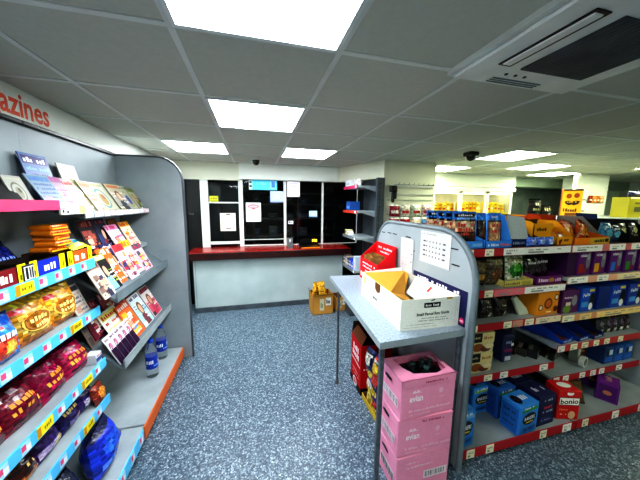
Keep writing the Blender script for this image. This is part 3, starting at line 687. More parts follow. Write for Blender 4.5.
# ================================================================== BROWN CARTONS BY THE COUNTER
def brown_carton(name, loc, w, d, h, label, rz=0, flaps=True):
    t = thing(name, label, 'box', loc, rz)
    m = openbox(w,d,h,h,(206,152,78),(110,74,36),.006,[('r','f',.34,.2,.55,.8,(210,206,176)),('r','f',.62,.45,.88,.85,(238,238,232)),('g','f',.75,.65,.2,.2,3,(90,90,90)),('g','f',.44,.5,.12,.3,2,(130,140,120))]); m.build('body', t)
    if flaps:
        m = MB('card'); m.face([(-w/2,-d/2,h),(w/2,-d/2,h),(w/2-.01,-d/2-.05,h+.03),(-w/2+.01,-d/2-.05,h+.03)],(200,150,70)); m.build('flap', t)
        m = MB('card'); m.face([(-w/2,d/2,h),(-w/2,-d/2,h),(-w/2-.03,-d/2+.01,h+.07),(-w/2-.03,d/2-.01,h+.07)],(190,140,66)); m.build('flap', t)
    return t
brown_carton('cardboard_box',(.945,3.60,0),.31,.26,.29,'open brown cardboard box on the floor in front of the counter')
brown_carton('cardboard_box',(1.24,3.64,0),.16,.22,.21,'smaller brown box on the floor just right of the open one',flaps=False)
for i, (p, rt, c, lab) in enumerate((((.855,3.66,.20),(-.2,.35,.4),(206,150,40),'crumpled tan paper bag sticking out of the brown box, left one'),((.965,3.58,.235),(-.3,-.2,-.3),(222,170,50),'crumpled yellow paper bag on top in the brown box'),((1.045,3.66,.19),(-.5,.1,.9),(190,130,40),'crumpled brown paper bag low in the brown box, right one'))):
    b = bag(.10,.07,.22,c,[('r','f',.2,.3,.8,.36,(90,60,20)),('r','f',.4,.6,.9,.64,(120,80,30))],seed=90+i,mat='card',taper=-.2)
    tag(b.build('paper_bag', None, p, rt),lab,'bag','paper bags in the brown box')

# ================================================================== WALL SHELF UNIT right of counter
wu = thing('wall_shelving', 'dark grey wall shelving with open shelves beside the counter', 'shelving', (0,0,0))
m = MB('dark_grey'); m.box(1.69,3.30,0,1.735,3.86,1.95); m.build('back_panel', wu)
m = MB('dark_grey'); m.box(1.62,3.255,0,1.73,3.30,1.95)
for k in range(36): m.box(1.655,3.252,.1+k*.05,1.665,3.256,.13+k*.05,mat='black_plastic')
m.build('upright', wu)
cols = [(190,40,90),(196,60,40),(200,200,200),(180,186,190)]
for (z, c) in ((1.845,0),(1.50,1),(1.13,None),(.66,None)):
    m = MB(SH if z < 1.6 else 'shelf_grey'); m.box(1.36,3.31,z-.03,1.69,3.845,z,bev=.004); m.prism([(1.69,z-.03),(1.69,z-.1),(1.45,z-.03)],'y',3.312,3.318); o = m.build('shelf', wu)
    m = MB('print'); m.box(1.352,3.31,z-.035,1.36,3.845,z+.005,cols[c] if c is not None else (120,130,136)); m.box(1.351,3.33,z-.03,1.352,3.38,z,(240,240,236)); m.build('price_strip', o)
m = MB('dark_grey'); m.box(1.30,3.31,0,1.69,3.845,.12); m.build('base_shelf', wu)
def wbox(x, y, z, w, d, h, col, ds, name, lab, cat, rz=0, group=None):
    return tag(carton(w,d,h,col,ds).build(name, None, (x,y,z), rz), lab, cat, group)
L = -PI/2  # faces -x
wbox(1.47,3.78,1.847,.2,.16,.10,(226,232,236),[('r','f',.1,.3,.9,.6,(180,206,216))],'storage_carton','white carton on the top of the wall shelving','box',L)
b = bag(.2,.12,.11,(236,236,230),[],seed=96); tag(b.build('plastic_sack', None, (1.45,3.52,1.847), (0,0,L)),'white plastic sack on top of the wall shelving, right of the carton','bag')
wbox(1.47,3.74,1.502,.16,.16,.13,(30,80,150),[('r','f',.1,.2,.9,.5,(80,140,210))],'storage_carton','blue carton on the second wall shelf','box',L)
wbox(1.43,3.79,1.132,.10,.1,.07,(222,214,170),[('r','f',.1,.1,.5,.9,(90,70,50))],'small_packet','cream packet at the far end of the third wall shelf','packet',L)
wbox(1.42,3.69,1.132,.07,.08,.05,(236,236,230),[('r','f',.3,.2,.7,.8,(120,110,80))],'small_packet','white packet on the third wall shelf beside the cream one','packet',L)
for i in range(6):
    c = [(60,50,44),(170,160,150),(50,44,40),(30,70,200),(30,80,220),(196,210,230)][i]
    wbox(1.43,3.80-.085*i,.662,.078,.12,[.14,.13,.12,.13,.12,.2][i],c,[('r','f',.1,.15,.9,.45,(220,214,200)),('g','f',.5,.7,.7,.2,4,(230,230,230))],'grocery_packet','%s packet, %s from the far end of the low wall shelf' % (['dark brown','grey','black','deep blue','bright blue','pale blue'][i],ordn[i]),'packet',L,'packets on the low wall shelf')

# ---- pegboard goods on the middle wall
pg = thing('peg_hooks', 'row of metal peg hooks on the cream slatted wall', 'hooks', (2.15,3.29,1.865))
for k in range(9):
    m = MB('steel'); x = -.26+k*.075; m.tube([(x,0,0),(x,-.12,-.005),(x,-.14,.015)],.004); m.build('hook', pg)
m = MB('white_metal'); m.box(-.32,-.012,-.03,.4,0,-.0); m.box(-.32,-.012,-.13,.4,0,-.115); m.build('rail', pg)
b = MB('black_plastic'); b.box(-.05,-.03,0,.05,.03,.09,bev=.012); b.box(-.02,-.02,-.14,.02,.02,0,bev=.01); b.box(.015,-.02,-.09,.05,.02,0,bev=.01)
tag(b.build('hanging_torch', None, (1.86,3.255,1.76)),'black tool hanging at the left end of the cream slatted wall','tool')
for i in range(8):
    c = [(150,40,60),(226,220,206),(214,226,206),(230,190,190),(150,30,40),(180,40,50),(222,206,190),(110,160,210)][i]
    row = i//4; col = i % 4
    b = bag(.16,.04,.165,c,[('r','f',.1,.3,.9,.55,(236,226,220) if i in (0,4,5) else (170,60,60)),('r','f',0,.88,1,1,(240,240,236))],seed=120+i,nu=8,nv=8)
    tag(b.build('hanging_pack', None, (1.90+.172*col,3.265,1.43-.18*row)),'%s pack hanging %s in the %s row on the cream slatted wall' % (['maroon','cream','pale green','pink','dark red','red','beige','light blue'][i],ordn[col],['upper','lower'][row]),'pack','packs hanging on the cream slatted wall')

# ================================================================== CHILLER
ch = thing('drinks_chiller', 'white upright chiller with three lit glass doors at the back', 'fridge', (4.18,4.58,0))
m = MB('white_metal'); m.box(-1.0,-.28,0,-.95,.3,1.93); m.box(.96,-.28,0,1.02,.3,1.93); m.box(-.95,.25,0,.96,.3,1.86); m.box(-1.0,-.3,0,1.02,.25,.12); m.build('body', ch)
m = MB('white_metal'); m.box(-1.01,-.34,1.87,1.03,.3,1.94,bev=.01); m.build('header', ch)
for z in (.45,.80,1.15,1.45):
    m = MB('white_metal'); m.box(-.95,-.24,z-.015,.96,.25,z); o = m.build('shelf', ch)
    m = MB('print'); m.box(-.95,-.248,z-.04,.96,-.24,z+.005,(240,224,60)); m.build('price_strip', o)
m = MB('tube'); m.box(-.93,-.2,1.82,.94,-.14,1.845); m.build('light_tube', ch)
for x0 in (-.91,-.285,.345):
    m = MB('white_metal'); x1 = x0+.60
    m.box(x0,-.33,.14,x0+.03,-.29,1.865); m.box(x1-.03,-.33,.14,x1,-.29,1.865); m.box(x0,-.33,.14,x1,-.29,.18); m.box(x0,-.33,1.83,x1,-.29,1.865)
    o = m.build('door', ch); m = MB('glass'); m.face([(x0+.03,-.31,.18),(x1-.03,-.31,.18),(x1-.03,-.31,1.83),(x0+.03,-.31,1.83)]); m.build('glass_pane', o)
    m = MB('steel'); m.tube([(x0+.05,-.35,.8),(x0+.05,-.35,1.25)],.01); m.build('door_handle', o)
R = random.Random(9)
for z, row in ((1.45,'top'),(1.15,'second')):
    for dno, x0 in enumerate((-.88,-.255,.375)):
        for i in range(6):
            h = R.uniform(.17,.22) if row == 'top' else R.uniform(.15,.22)
            c = R.choice([(246,216,30),(240,196,40),(250,226,90)]) if row == 'top' else R.choice([(190,160,90),(226,220,200),(110,120,60),(60,70,50),(206,150,50)])
            if row == 'top' and dno == 2: c = R.choice([(246,220,60),(236,130,30),(250,226,120)])
            b = carton(.075,.08,h,c,[('r','f',.1,.3,.9,.5,R.choice([(220,120,30),(240,240,220),(206,60,40)])),('g','f',.5,.75,.7,.12,4,(120,70,20))])
            tag(b.build('chilled_carton', None, (4.18+x0+.06+i*.09,4.42,z)),'chilled carton %s from the left on the %s shelf behind the %s chiller door' % (ordn[i],row,['left','middle','right'][dno]),'carton','cartons in the chiller')

# ================================================================== GONDOLA (pet food)
RED = (176,28,40)
def strip_front(parent, x0, x1, y, z0, z1, col, tk):
    m = MB('print'); m.box(x0,y-.006,z0,x1,y,z1,col,.001); o = m.build('price_strip', parent)
    for a, bb, c in tk:
        q = MB('print'); q.box(a,y-.008,z0+.003,bb,y-.006,z1-.002,c)
        S = lambda u, v, l: Vector((a+(bb-a)*u, y-.0082-l, z0+.003+(z1-z0-.005)*v))
        q.d_glyph(S,.5,.65,.7,.2,5,(170,165,150),.0003); q.d_rect(S,.15,.15,.45,.4,(150,150,150),.0003); q.build('price_ticket', o)
def gondola(name, x0, x1, label, levels, endpanel):
    g = thing(name, label, 'shelving', (0,0,0))
    m = MB('dark_grey'); m.box(x0,1.69,0,x1,1.71,1.33); m.build('back_panel', g)
    for q in (x0,x1-.02):
        m = MB('steel'); m.box(q,1.66,0,q+.02,1.74,1.31); m.build('upright', g)
    for z, tk, c in levels:
        m = MB('shelf_grey' if z < 1.3 else 'dark_grey')
        m.box(x0+.004,1.33,z-.025,x1-.004,1.69,z,bev=.003)
        if z > 1.3: m.box(x0+.004,1.71,z-.025,x1-.004,2.06,z,bev=.003)
        o = m.build('shelf', g)
        strip_front(o,x0+.004,x1-.004,1.33,z-.046,z+.006,c,tk)
    m = MB('shelf_grey'); m.box(x0+.004,1.15,.035,x1-.004,1.69,.064,bev=.004); m.box(x0+.004,1.18,0,x1-.004,1.69,.035,mat='black_plastic'); m.box(x0+.004,1.71,0,x1-.004,2.25,.092); o = m.build('base_shelf', g)
    return g, o
R = random.Random(21); CRM = (238,234,206); WHT = (240,238,234)
def tks(x0, x1, n, c=CRM):
    out = []; st = (x1-x0)/n
    for k in range(n):
        a = x0+st*k+R.uniform(.2,.5)*st; out.append((a,a+.05,c))
    return out
g1, base1 = gondola('pet_food_shelving', 1.19, 2.19, 'near bay of pet food shelving with grey rounded end panel and red price strips',
 [(1.316,[(1.27,1.34,CRM),(1.43,1.50,CRM),(1.58,1.72,WHT),(1.72,2.18,WHT)],RED),(1.037,[(1.22,1.27,WHT),(1.33,1.40,CRM),(1.46,1.53,CRM),(1.54,1.80,(222,120,130)),(1.80,2.18,WHT)],RED),
  (.80,[(1.36,1.43,CRM),(1.65,1.72,CRM),(1.73,1.82,(214,150,130)),(1.84,1.92,CRM),(1.94,2.18,(226,210,180))],RED),(.42,[(1.33,1.40,WHT),(1.53,1.60,CRM),(1.67,1.74,WHT),(2.04,2.12,WHT)],RED)], True)
g2, base2 = gondola('pet_food_shelving', 2.192, 3.19, 'far bay of pet food shelving holding purple and blue cat food boxes',
 [(1.315,[(2.2,2.5,WHT),(2.58,2.75,WHT),(2.82,3.18,WHT)],(214,120,120)),(1.08,[(2.2,2.4,WHT),(2.5,2.62,WHT),(2.72,3.18,(238,220,180))],(226,170,140)),
  (.785,[(2.2,2.32,CRM),(2.38,2.5,(236,206,140)),(2.56,3.18,(240,210,140))],(214,150,110)),(.545,[(2.2,2.27,WHT),(2.33,2.40,CRM),(2.45,2.52,CRM),(2.58,2.64,CRM),(2.70,2.76,CRM),(2.86,2.92,CRM)],(190,60,60)),
  (.285,[(2.2,2.26,WHT),(2.30,2.36,WHT),(2.48,2.54,WHT),(2.6,2.66,WHT),(2.7,2.76,WHT),(2.9,2.97,WHT)],RED)], False)
strip_front(base1,1.194,2.186,1.15,.022,.086,RED,[(1.25,1.31,CRM),(1.40,1.46,CRM),(1.85,1.91,CRM),(2.06,2.14,WHT)])
strip_front(base2,2.196,3.186,1.15,.022,.086,RED,[(2.25,2.31,CRM),(2.56,2.63,WHT),(2.85,2.91,WHT)])
# end panel
def round_poly(y0, y1, z1, r, z0=0.0):
    p = [(y0,z0),(y0,z1-r)]
    p += [(y0+r-r*math.cos(k/10*PI/2), z1-r+r*math.sin(k/10*PI/2)) for k in range(1,11)]
    p += [(y1-r*.8+r*.8*math.sin(k/10*PI/2), z1-r*.8+r*.8*math.cos(k/10*PI/2)) for k in range(0,11)]
    p += [(y1,z0)]; return p
m = MB('panel_grey'); m.prism(round_poly(1.12,2.27,1.44,.30),'x',1.155,1.177)
for y, z in ((2.16,1.34),(2.05,1.345),(1.96,1.345),(1.76,1.345),(1.28,1.335),(1.26,1.24),(1.70,1.25),(2.15,1.2)): m.box(1.153,y-.03,z,1.1552,y+.03,z+.008,mat='black_plastic')
m.build('end_panel', g1)
m = MB('trim_grey'); m.tube([(1.166,p[0],p[1]) for p in round_poly(1.115,2.275,1.445,.30)],.018,8); m.build('edge_trim', g1)
m = MB('shelf_grey'); m.box(3.192,1.12,0,3.21,1.71,1.30); m.build('end_panel', g2)
# papers on the end panel (faces -x)
def panel_paper(y0, y1, z0, z1, col, ds, label, name='paper_sheet', cat='notice'):
    w = y1-y0; h = z1-z0; b = MB('print'); b.box(-w/2,-.001,0,w/2,.001,h,col); b.decals(surfs(w,.002,h),ds,.0003)
    return tag(b.build(name, None, (1.1515,(y0+y1)/2,z0), L), label, cat)
ds = [('g','f',.3,.92,.5,.04,9,(150,150,156))]
for r_ in range(4):
    for c_ in range(7): ds.append(('r','f',.12+.11*c_,.22+.15*r_,.12+.11*c_+(.08 if c_ in (0,6) else .03),.265+.15*r_,(60,60,66)))
panel_paper(1.305,1.60,1.20,1.418,(196,198,198),ds,'white printed rota sheet at the top of the grey end panel')
panel_paper(1.68,1.85,1.04,1.338,(196,198,198),[('g','f',.5,.86,.6,.02,9,(160,160,166)),('g','f',.5,.7,.6,.02,9,(160,160,166)),('r','f',.85,.6,.92,.63,(90,90,96)),('r','f',.85,.4,.92,.43,(90,90,96)),('g','f',.5,.5,.6,.02,9,(170,170,176)),('g','f',.5,.3,.6,.02,9,(170,170,176))],'tall white sheet on the end panel beside the red display box')
panel_paper(1.15,1.66,.905,1.115,(24,26,80),[('g','f',.5,.88,.8,.09,16,(236,236,246)),('e','f',.95,.14,.035,.085,(226,60,110)),('g','f',.95,.14,.045,.06,3,(250,230,236))],'navy poster with white lettering low on the end panel behind the white box','navy_poster','poster')

# ---- goods on top of gondola
zt = 1.317
def dogbag(seed): return bag(.19,.045,.235,(40,24,20),[('r','f',0,.76,1,1,(64,140,226)),('r','f',.1,.86,.9,.94,(30,30,40)),('g','f',.5,.90,.6,.06,7,(226,230,236)),('r','f',.08,.46,.92,.74,(220,186,150)),('g','f',.5,.64,.7,.11,7,(190,40,30)),('g','f',.45,.5,.6,.10,6,(206,60,40)),('g','f',.4,.38,.5,.08,5,(206,60,40)),('e','f',.75,.25,.2,.2,(90,50,34)),('r','f',0,.3,.1,.76,(190,150,110))],seed=seed)
tr = thing('display_tray', 'blue open display tray of dog treat bags on top of the near bay', 'tray', (1.335,1.56,zt))
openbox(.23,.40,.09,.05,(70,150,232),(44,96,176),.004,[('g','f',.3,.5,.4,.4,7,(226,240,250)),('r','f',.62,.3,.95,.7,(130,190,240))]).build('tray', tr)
for i, y in enumerate((1.40,1.475,1.55,1.66)):
    tag(dogbag(140+i).build('dog_treat_bag', None, (1.335,y,zt+.005), (math.radians(-5),0,0)),'brown and blue dog treat bag, %s in the leftmost blue tray on top' % ['front one','second back','third back','rearmost'][i],'bag','dog treat bags in the blue trays')
tr = thing('display_tray', 'blue tray with a tall blue flap on top, right of the first treat tray', 'tray', (1.565,1.52,zt))
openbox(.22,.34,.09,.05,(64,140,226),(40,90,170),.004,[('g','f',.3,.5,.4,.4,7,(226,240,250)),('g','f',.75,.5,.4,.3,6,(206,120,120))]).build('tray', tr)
m = MB('card'); m.prism([(-.165,.05),(.15,.05),(.15,.20),(.0,.225),(-.10,.215)],'x',.104,.108,(70,150,232)); S = lambda u, v, l: Vector((.104-l,.15-.3*u,.05+.16*v)); m.d_rect(S,.4,.3,.55,.8,(150,200,240),.001); m.build('flap', tr)
b = bag(.075,.05,.225,(36,22,20),[('r','f',0,.76,1,1,(64,140,226)),('e','f',.5,.4,.3,.2,(90,50,30))],seed=150); tag(b.build('dog_treat_bag', None, (1.505,1.43,zt+.005), (math.radians(-6),0,0)),'dark narrow dog treat bag at the left of the second blue tray','bag','dog treat bags in the blue trays')
b = bag(.12,.05,.225,(60,30,24),[('r','f',0,.76,1,1,(64,140,226)),('g','f',.5,.88,.6,.06,7,(226,230,236)),('r','f',.1,.1,.8,.74,(216,166,116)),('g','f',.45,.62,.6,.1,6,(180,40,30)),('g','f',.4,.45,.5,.1,5,(180,50,30)),('e','f',.6,.25,.2,.16,(240,190,130))],seed=151); tag(b.build('dog_treat_bag', None, (1.605,1.42,zt+.005), (math.radians(-6),0,0)),'brown and tan dog treat bag facing front in the second blue tray','bag','dog treat bags in the blue trays')
tr = thing('display_tray', 'dark tray with a pale grey card back on top, between blue and orange trays', 'tray', (1.81,1.56,zt))
openbox(.22,.34,.13,.045,(40,60,110),(24,26,34),.004,[('g','f',.4,.5,.5,.4,6,(160,170,190))]).build('tray', tr)
m = MB('card'); m.face([(-.10,-.15,.05),(.085,-.15,.045),(.06,-.12,.20),(-.10,-.12,.215)],(190,198,200)); m.build('card_back', tr)
for i in range(3):
    b = bag(.085,.05,.065,(90,130,226),[('e','f',.5,.5,.3,.3,(160,180,246))],seed=160+i,nu=8,nv=8)
    tag(b.build('treat_packet', None, (1.86+.08*i,1.365,zt+.001)),'small blue treat packet, %s of three along the front edge on top' % ['left one','middle one','right one'][i],'packet','blue treat packets on top')
tr = thing('display_tray', 'orange display box with dark lettering on top behind the blue packets', 'tray', (2.03,1.47,zt))
openbox(.18,.11,.18,.155,(236,164,36),(90,60,24),.004,[('g','f',.45,.72,.6,.14,7,(60,34,24)),('p','f',[(.0,0),(1,0),(1,.12),(.0,.5)],(60,34,20)),('e','f',.8,.3,.08,.08,(120,50,20))],hs=.17).build('tray', tr)
tr = thing('display_tray', 'low orange tray holding pale biscuits on top, right of the lettered orange box', 'tray', (2.185,1.54,zt))
openbox(.155,.34,.17,.06,(236,164,36),(100,66,28),.004,[('g','f',.5,.6,.5,.3,5,(90,40,20)),('e','f',.2,.4,.08,.3,(120,50,20))],hs=.17).build('tray', tr)
for i in range(2):
    b = bag(.066,.04,.085,(200,110,50),[('r','f',.1,.4,.9,.7,(244,226,190))],seed=166+i,nu=8,nv=8)
    tag(b.build('treat_packet', None, (2.15+.07*i,1.42,zt+.006), (-.2,0,0)),'tan treat packet, %s one in the low orange tray on top' % ['left','right'][i],'packet')
tr = thing('display_tray', 'wide red and orange tray with slanted grey side on top of the shelving', 'tray', (2.45,1.55,zt))
openbox(.36,.38,.10,.05,(226,110,30),(120,40,20),.004,[('r','f',0,0,.42,1,(232,136,34)),('r','f',.42,0,1,1,(206,166,60)),('g','f',.7,.5,.3,.4,6,(40,70,60)),('r','f',.86,.3,.97,.8,(40,40,36))],hs=.08).build('tray', tr)
m = MB('card'); m.face([(.178,-.15,.05),(.178,.18,.05),(.172,.18,.20),(.15,-.02,.20)],(150,150,138)); m.face([(-.176,.185,.1),(.17,.185,.1),(.17,.185,.20),(-.176,.185,.215)],(206,76,30)); m.face([(-.176,.0,.06),(-.176,.18,.06),(-.172,.18,.215),(-.172,.08,.2)],(206,76,30)); m.build('side_flap', tr)
for i in range(4):
    b = bag(.115,.05,.17,[(206,90,28),(170,70,30),(190,80,34),(110,60,44)][i],[('e','f',.5,.5,.32,.2,(236,150,44)),('r','f',.1,.75,.9,.85,(236,130,44)),('g','f',.5,.3,.6,.08,5,(244,200,130))],seed=170+i)
    tag(b.build('treat_pouch', None, (2.33+.082*i,1.46+.03*(i%2),zt+.006), (-.3,.3,0)),'orange brown treat pouch, %s from the left in the wide red tray' % ordn[i],'pouch','treat pouches in the red tray')
tr = thing('display_tray', 'orange carton standing behind the other orange trays on top of the shelving', 'box', (2.17,1.86,zt))
openbox(.36,.16,.20,.19,(236,166,44),(120,80,30),.004,[('g','f',.3,.6,.4,.2,6,(120,60,20)),('r','f',.6,0,1,1,(216,90,34))]).build('tray', tr)
for i, (x, c, lab) in enumerate(((2.70,(30,116,156),'teal pouch standing right of the red tray on top of the shelving'),(2.79,(40,60,96),'navy pouch right of the teal one on top of the shelving'))):
    b = bag(.11,.07,.16-.02*i,c,[('e','f',.5,.45,.3,.2,(110,190,220)),('g','f',.5,.75,.6,.1,5,(210,230,236))],seed=180+i); tag(b.build('treat_pouch', None, (x,1.42,zt), (-.1,0,0)),lab,'pouch')
tr = thing('display_tray', 'black tray of dark pouches at the right end on top of the shelving', 'tray', (3.02,1.56,zt))
openbox(.30,.38,.17,.05,(22,22,26),(16,16,20),.004).build('tray', tr)
m = MB('card'); m.face([(-.14,.18,.15),(.14,.18,.15),(.14,.19,.21),(-.14,.19,.22)],(24,50,110)); m.build('card_back', tr)
for i in range(4):
    b = bag(.09,.04,.14,[(40,40,40),(76,70,54),(30,34,40),(66,60,50)][i],[('e','f',.5,.6,.28,.16,(214,214,160)),('g','f',.5,.3,.6,.08,4,(190,180,130))],seed=186+i,nu=8,nv=10)
    tag(b.build('treat_pouch', None, (2.92+.07*i,1.43+.03*(i%2),zt+.006), (-.2,0,0)),'dark pouch, %s from the left in the black tray' % ordn[i],'pouch','dark pouches in the black tray')

# ---- near bay, second shelf z=1.026
def put(name, b, x, y, z, lab, cat, rot=0, group=None): return tag(b.build(name, None, (x,y,z), rot), lab, cat, group)
z = 1.038
put('treat_pouch', bag(.09,.07,.20,(60,44,30),[('r','f',.1,.55,.9,.9,(110,96,60)),('r','f',.1,.3,.6,.5,(196,150,60)),('r','f',0,0,1,.14,(24,24,44)),('g','f',.5,.08,.7,.06,5,(200,200,210))],seed=200), 1.50,1.41,z,'brown and gold treat pouch at the panel end of the second shelf','pouch')
put('treat_pouch', bag(.14,.07,.21,(92,82,58),[('r','f',.1,.7,.9,.9,(140,130,100)),('e','f',.5,.4,.3,.2,(110,70,44))],seed=201), 1.64,1.43,z,'dull brown treat pouch left of the green one','pouch')
tr = thing('display_tray','pale yellow tray under the green treat pouch on the second shelf','tray',(1.79,1.48,z))
openbox(.26,.24,.05,.045,(206,190,110),(120,110,70),.004,[('g','f',.3,.5,.5,.4,8,(120,110,60)),('r','f',.6,.2,.9,.8,(170,160,80))]).build('tray', tr)
put('treat_pouch', bag(.17,.07,.215,(214,220,190),[('r','f',0,.88,1,1,(196,200,160)),('r','f',.1,.72,.9,.84,(150,150,110)),('e','f',.5,.42,.4,.26,(50,140,50)),('e','f',.45,.5,.2,.14,(110,200,80)),('e','f',.6,.3,.2,.1,(30,90,40)),('g','f',.6,.2,.5,.07,4,(240,246,230))],seed=202), 1.83,1.43,z+.006,'white treat pouch with green picture in the yellow tray','pouch',(-.12,0,0))
tr = thing('display_tray','purple fronted tray at the right of the second shelf of the near bay','tray',(2.055,1.47,z))
openbox(.25,.24,.07,.06,(110,44,110),(40,20,40),.004,[('g','f',.3,.55,.4,.45,5,(226,200,226)),('r','f',.5,.3,.68,.75,(190,140,60)),('g','f',.84,.5,.25,.4,4,(210,170,210))]).build('tray', tr)
for i in range(3):
    put('cat_pouch', bag(.1,.05,.19,[(24,22,26),(30,24,30),(50,20,50)][i],[('g','f',.5,.72,.7,.1,5,(196,196,200)),('e','f',.5,.4,.2,.12,(70,60,70)),('r','f',.1,.1,.9,.16,(60,50,60))],seed=204+i), 1.98+.075*i,1.43+.01*i,z+.006,'black cat food pouch, %s from the left in the purple fronted tray' % ordn[i],'pouch',(-.12,0,0),'black pouches in the purple tray')
# ---- near bay third shelf z=.79
z = .802
for i, x in enumerate((1.45,1.58,1.71)):
    put('treat_pouch', bag(.11,.07,.165,(38,34,30),[('e','f',.5,.55,.32,.22,(70,60,50)),('e','f',.5,.55,.24,.15,(30,26,24)),('g','f',.5,.56,.4,.08,4,(160,150,140)),('r','f',.55,.08,.8,.3,(196,190,170))],seed=210+i), x,1.41,z,'dark brown treat pouch with round badge, %s from the left on the third shelf' % ordn[i],'pouch',(-.08,0,0),'dark pouches on the third shelf')
b = MB('card'); b.prism([(-.04,0),(.05,0),(.02,.05),(-.09,.15),(-.115,.13)],'y',-.01,.01,(200,206,190))
put('torn_card', b, 1.91,1.40,z,'torn pale card flap leaning between dark pouches and the orange box','card')
put('dog_biscuit_box', carton(.215,.14,.175,(232,150,34),[('e','f',.5,.5,.2,.24,(120,50,24)),('e','f',.5,.5,.13,.16,(206,110,30)),('e','f',.14,.36,.1,.13,(60,30,20)),('e','f',.14,.36,.07,.09,(240,220,190)),('e','f',.85,.75,.1,.13,(60,30,20)),('e','f',.85,.75,.07,.09,(240,220,190)),('e','f',.85,.25,.1,.13,(90,40,20)),('r','f',.4,.12,.65,.18,(250,236,200)),('g','t',.5,.5,.6,.3,6,(120,50,24))]),2.075,1.42,z,'orange biscuit box with brown picture on the third shelf of the near bay','box',.05)
# ---- near bay fourth shelf z=.42
z = .422
k = 0
for zz in (0,.150):
    for i in range(1):
        put('biscuit_carton', carton(.19,.12,.148,(214,204,160),[('r','f',.0,.55,.45,1,(30,26,24)),('g','f',.22,.78,.3,.1,4,(200,190,150)),('r','f',.45,.5,1,1,(222,206,150)),('g','f',.72,.75,.4,.14,5,(170,110,60)),('e','f',.28,.3,.26,.2,(150,84,40)),('e','f',.62,.2,.24,.14,(110,56,30)),('e','f',.78,.32,.2,.12,(230,214,180))]),1.53,1.42,z+zz,'cream biscuit carton with brown biscuits, %s of two stacked on the fourth shelf' % ['lower','upper'][k],'box',0,'biscuit cartons on the fourth shelf'); k += 1
put('treat_tub', carton(.095,.1,.22,(34,40,84),[('r','f',.1,.6,.9,.9,(24,30,60)),('g','f',.5,.75,.6,.12,4,(150,160,200)),('r','f',.1,.4,.9,.5,(140,40,90)),('r','f',.2,.08,.8,.24,(200,206,220)),('r','f',.7,.6,.95,.7,(226,226,230))],bev=.01),1.83,1.46,z,'navy treat tub standing alone on the fourth shelf','tub')
for i in range(5):
    put('food_tray', carton(.13,.10,.06,[(40,36,40),(50,50,46),(36,30,30),(60,56,50),(34,34,40)][i],[('r','f',.1,.3,.5,.7,(130,110,100)),('r','f',.6,.3,.9,.7,(90,80,70)),('g','t',.5,.5,.7,.3,5,(140,130,120))]),1.90+.055*i,1.635-.045*i,z,'low dark food tray, %s in the line running to the bay joint' % ordn[i],'tray',.5,'low dark food trays')
# ---- base of near bay
z = .066
def kibble(seed, c, c2, acc): 
    return [('r','f',.06,.80,.94,.90,acc),('g','f',.5,.92,.6,.07,7,(236,240,246)),('e','f',.5,.55,.38,.2,(20,24,40)),('t','f',.5,.57,.56,.12,'BAKERS',(240,244,250)),('r','f',.3,.42,.7,.46,(226,200,60)),('r','f',.12,.12,.88,.28,c2),('g','f',.5,.2,.5,.06,6,(30,30,40)),('r','l',.1,.1,.9,.9,c2),('g','l',.5,.72,.6,.08,6,(30,40,60)),('g','l',.5,.5,.6,.06,8,(30,40,60)),('g','l',.5,.3,.6,.06,8,(30,40,60)),('g','t',.5,.5,.6,.3,5,(236,240,246)),('e','t',.25,.5,.16,.3,(24,30,50))]
LB = (58,142,220); LB2 = (40,110,190)
put('dog_food_box', carton(.14,.11,.25,LB,kibble(1,LB,LB2,(120,180,230))),1.262,1.235,z,'light blue dog food box pressed against the end panel on the base shelf','box',.1,'light blue dog food boxes on the base')
put('dog_food_box', carton(.17,.11,.21,LB,kibble(2,LB,LB2,(150,190,90))),1.60,1.44,z,'light blue dog food box at the back, left of the front pair','box',.05,'light blue dog food boxes on the base')
put('dog_food_box', carton(.17,.13,.225,(44,104,184),kibble(3,LB,(34,84,160),(70,140,70))),1.74,1.38,z,'blue dog food box directly behind the front one on the base shelf','box',.08,'light blue dog food boxes on the base')
put('dog_food_box', carton(.185,.13,.215,LB,kibble(4,LB,LB2,(60,150,70))),1.755,1.228,z,'light blue dog food box with green band, the front one on the base','box',.12,'light blue dog food boxes on the base')
NV = (30,36,78)
for i, (x, y) in enumerate(((1.955,1.26),(1.935,1.41),(1.90,1.56))):
    put('dog_food_box', carton(.165,.14,.225,NV,[('g','f',.5,.86,.6,.08,6,(180,190,220)),('g','f',.55,.62,.5,.09,5,(206,60,70)),('g','f',.55,.48,.6,.07,6,(170,180,210)),('r','f',.1,.1,.9,.32,(44,50,96)),('g','f',.5,.2,.6,.05,7,(140,150,190)),('g','t',.5,.5,.6,.3,5,(206,210,230)),('r','l',.1,.2,.9,.8,(34,40,80))]),x,y,z,'dark navy dog food box, %s of three in a row on the base shelf' % ['front one','middle one','rear one'][i],'box',.05,'navy dog food boxes on the base')
put('biscuit_box', carton(.155,.12,.225,(206,28,34),[('r','f',.05,.50,.97,.78,(20,18,20)),('r','f',.08,.52,.94,.76,(250,246,240)),('t','f',.51,.64,.78,.17,'bonio',(16,14,16),.04),('e','f',.5,.90,.14,.05,(240,240,236)),('e','f',.4,.93,.05,.03,(240,240,236)),('e','f',.6,.93,.05,.03,(240,240,236)),('g','f',.3,.36,.4,.05,6,(240,150,90)),('e','f',.66,.18,.16,.14,(226,190,150)),('g','f',.3,.2,.3,.05,5,(240,220,190)),('e','t',.5,.5,.3,.25,(236,236,230)),('g','l',.5,.5,.6,.08,5,(240,220,210))]),2.18,1.245,z,'red box of dog biscuits with white name panel on the base shelf','box',-.30)
